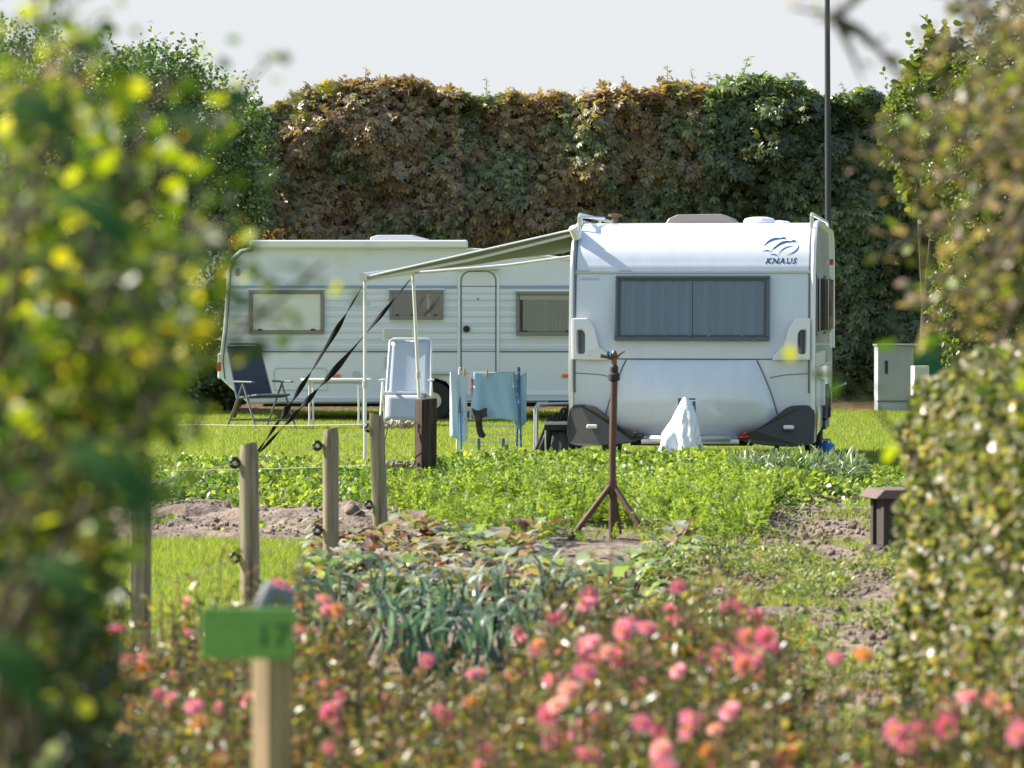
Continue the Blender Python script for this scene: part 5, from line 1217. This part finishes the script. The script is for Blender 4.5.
# ------------------------------------------------------------------ near shrubs (out of focus)
def arch_shrub(name, label, root, branches, mat, size, T, per, cat='shrub', wob=.04, r0_=.010, tw=3, spread=.05, stem='twig', droop=.1, bias=.75):
    """branches: list of polylines of world points; leaves along and around them on side twigs"""
    t = thing(name, label, cat, root); rt = Vector(root); g = MB(); pp = []; oo = []
    for br in branches:
        pts = [Vector(p)-rt for p in br]
        g.tube(pts, [r0_*(1-.75*i/(len(pts)-1)) for i in range(len(pts))], 6)
        L = sum((pts[i+1]-pts[i]).length for i in range(len(pts)-1))
        m_ = max(3, int(L*per))
        for j in range(m_):
            s = random.random()**bias*(len(pts)-1); i = min(int(s), len(pts)-2); q = pts[i].lerp(pts[i+1], s-i)
            a = random.uniform(0, 6.28); o_ = Vector((math.cos(a), math.sin(a)*.8, random.uniform(-.5, .8))).normalized(); q2_ = q+o_*random.uniform(.2, 1)*spread
            if random.random() < .25: g.tube([q, q2_], [.0022, .0012], 4)
            pp.append(tuple(q2_)); oo.append(tuple(o_))
    g.build('branches', stem, t, smooth=True)
    pp = np.array(pp); oo = np.array(oo); m_ = len(pp)
    V1, F1 = inst(T[0], T[1], pp, oo+np.array([0, 0, -droop])+rv(m_, .35), rv(m_, .6)+np.array([0, 0, .8]), size*rng.uniform(.55, 1.25, m_)); mobj('leaves', raw_mesh('leaves', V1, F1), mat, t)
    return t
def pl(*pts): return [P(a, b_, d) for a, b_, d in pts]
M['near_leaf'] = leaf_mat('near_shrub_leaves', [(0, (.015, .045, .008)), (.4, (.045, .09, .012)), (.62, (.12, .18, .015)), (.8, (.26, .31, .02)), (.95, (.38, .38, .04)), (.985, (.42, .36, .03)), (1, (.4, .2, .06))], .46, .5, (1.6, 1.6, .4), spec=.7)
M['near_shaded'] = leaf_mat('shade_painted_leaves', [(0, (.02, .06, .01)), (1, (.035, .09, .015))], .6, .15, (1, 1.4, .4), spec=.15)  # shade side of the close leaves is put into this dark green
br = []
rs = random.Random(5)
ends = [(60, -20), (30, 60), (85, 20), (140, 110), (185, 140), (262, 68), (205, 185), (180, 250), (200, 265), (325, 262), (150, 190), (120, 140), (90, 230), (190, 300), (160, 330), (140, 290), (180, 360), (150, 395), (60, 300), (110, 380), (130, 420), (40, 420), (20, 200), (90, 460), (70, 120), (170, 80), (20, 10), (190, 225), (130, 250), (165, 300), (75, 60), (10, 330), (50, 240), (100, 320), (100, 180), (30, 140), (60, 370), (-10, 90), (150, 240), (10, 400), (80, 280), (120, 350)]
for i, (ex, ey) in enumerate(ends):
    d = rs.uniform(4.9, 6.4); sx_ = rs.uniform(-140, 40); sy_ = 820+rs.uniform(0, 150)
    if ex > 240: d = 5.6
    br.append(pl((sx_, sy_, d+.2), (sx_+(ex-sx_)*.25-30, ey+(sy_-ey)*.55, d+.1), (sx_+(ex-sx_)*.6, ey+(sy_-ey)*.2+20, d), (ex, ey, d)))
arch_shrub('leafy_shrub', 'large out-of-focus shrub with bright yellow-green leaves filling the left edge', (X(-60, 6.2), 6.2, 0), br, 'near_leaf', .029, ROUND, 88, spread=.10, bias=.5)
br = []
for i in range(46):
    d = rs.uniform(5.6, 6.8); ex = rs.uniform(-40, 130)*(1 if i % 2 else .8); ey = rs.uniform(370, 720); ex *= .72 if ey < 610 else 1; sx_ = rs.uniform(-80, 130); br.append(pl((sx_, 1300, d), (sx_+(ex-sx_)*.6, (ey+1300)/2-80, d), (ex, ey, d)))
M['near_mid'] = leaf_mat('near_bush_leaves', [(0, (.012, .035, .01)), (.5, (.03, .065, .015)), (.85, (.10, .15, .03)), (.96, (.3, .26, .04)), (1, (.4, .1, .06))], .42, .3, (1.5, 1.6, .4), spec=.8)
arch_shrub('dark_shrub', 'darker out-of-focus bush at the lower left corner below the bright shrub', (X(40, 6.3), 6.3, 0), br, 'near_mid', .028, LEAF, 210, spread=.11)
# big dark leaves close to the lens, on one plant
t = thing('broad_leaved_plant', 'tall plant with large dark blurred leaves nearest the camera on the left', 'plant', (X(-60, 3.0), 3.0, 0)); rt = t.location.copy()
g = MB(); Tm, Fm = curved_leaf(.26, .7); LV = []; LF = []; o_ = 0
for (a, b_, c, e, L) in ((55, 195, 140, 228, .10), (70, 450, 170, 495, .12), (0, 95, 80, 118, .10), (30, 565, 100, 590, .11), (-20, 640, 50, 690, .12)):
    if L == 0: continue
    p = P(a, b_, 3.05)-rt; q = P(c, e, 3.0)-rt; dv = np.array([tuple(q-p)]); V1, F1 = inst(Tm, Fm, np.array([tuple(p)]), dv, np.array([[.2, -.5, 1.]]), [(q-p).length]); LV.append(V1); LF.append(F1+o_); o_ += len(V1)
    g.tube([Vector((-.12, .0, p.z-.35)), p.lerp(Vector((-.12, 0, p.z-.35)), .4)+Vector((0, 0, .05)), p], .004, 6)
g.tube([(0, 0, 0), (-.06, 0, .8), (-.12, 0, 1.95)], [.02, .015, .006], 8); g.build('stem', 'twig', t)
mobj('leaves', raw_mesh('leaves', np.concatenate(LV), np.concatenate(LF)), 'near_shaded', t)
# hanging, brownish branches at the upper right
M['near_brown'] = leaf_mat('faded_near_leaves', [(0, (.03, .045, .015)), (.3, (.09, .10, .03)), (.55, (.26, .19, .10)), (.8, (.40, .29, .21)), (.93, (.2, .3, .03)), (1, (.4, .36, .05))], .46, .42, (1.3, 1.3, .6), spec=.6)
br = []
for i, (ex, ey) in enumerate([(900, 140), (880, 165), (925, 60), (930, 110), (915, 200), (890, 250), (925, 290), (945, 330), (960, 60), (985, 120), (1000, 200), (975, 260), (1010, 320), (950, 180), (1020, 60), (990, 350), (935, 240), (1005, 140), (965, 20), (1020, 250), (900, 170), (925, 320), (960, 300)]):
    d = rs.uniform(7.2, 9.0); br.append(pl((1180, 900, d+.3), (1150+rs.uniform(-30, 30), 300, d+.2), (1090+rs.uniform(-30, 30), min(ey-60, 80)-rs.uniform(0, 120), d+.1), ((1060+ex)/2, ey-45, d), (ex, ey, d)))
arch_shrub('drooping_shrub', 'out-of-focus shrub with drooping faded brown and green leaves at the upper right', (X(1180, 8.1), 8.1, 0), br, 'near_brown', .030, LEAF, 62, spread=.085, r0_=.014)
# bare twiggy branches at the top, before the sky
br = [pl((1180, 900, 6.2), (1160, 200, 6.2), (1020, -130, 6.1), (880, -60, 6.1), (800, -2, 6)), pl((1020, -130, 6.1), (900, -40, 6.1), (835, 20, 6), (875, 48, 6), (900, 80, 6)), pl((835, 20, 6), (850, 50, 6), (862, 80, 6)), pl((835, 18, 6), (860, 30, 6), (890, 62, 6), (905, 82, 6)), pl((1000, -60, 6), (970, 0, 6), (992, 40, 6)), pl((880, -60, 6.1), (850, 5, 6), (830, 15, 6), (790, 8, 6))]
arch_shrub('bare_branch_shrub', 'thin nearly bare blurred branches arching before the sky at the top right', (X(1180, 6.2), 6.2, 0), br, 'near_brown', .02, LEAF, 30, spread=.02, r0_=.008)
# sprays of leaves of the right shrub crossing the front caravan's corner
br = [pl((1100, 700, 7.2), (960, 520, 7.0), (870, 400, 6.9), (835, 372, 6.8), (800, 370, 6.8)), pl((870, 400, 6.9), (840, 400, 6.8), (815, 405, 6.8)), pl((1100, 600, 7.2), (1000, 420, 7.0), (940, 350, 7.0), (905, 335, 7.0)), pl((1100, 600, 7.2), (1020, 400, 7.0), (980, 345, 7.0), (930, 350, 7.0))]
arch_shrub('leaf_spray_shrub', 'slim blurred leafy spray reaching across the corner of the front caravan', (X(1100, 7.2), 7.2, 0), br, 'near_leaf', .036, ROUND, 14, spread=.035, r0_=.006)
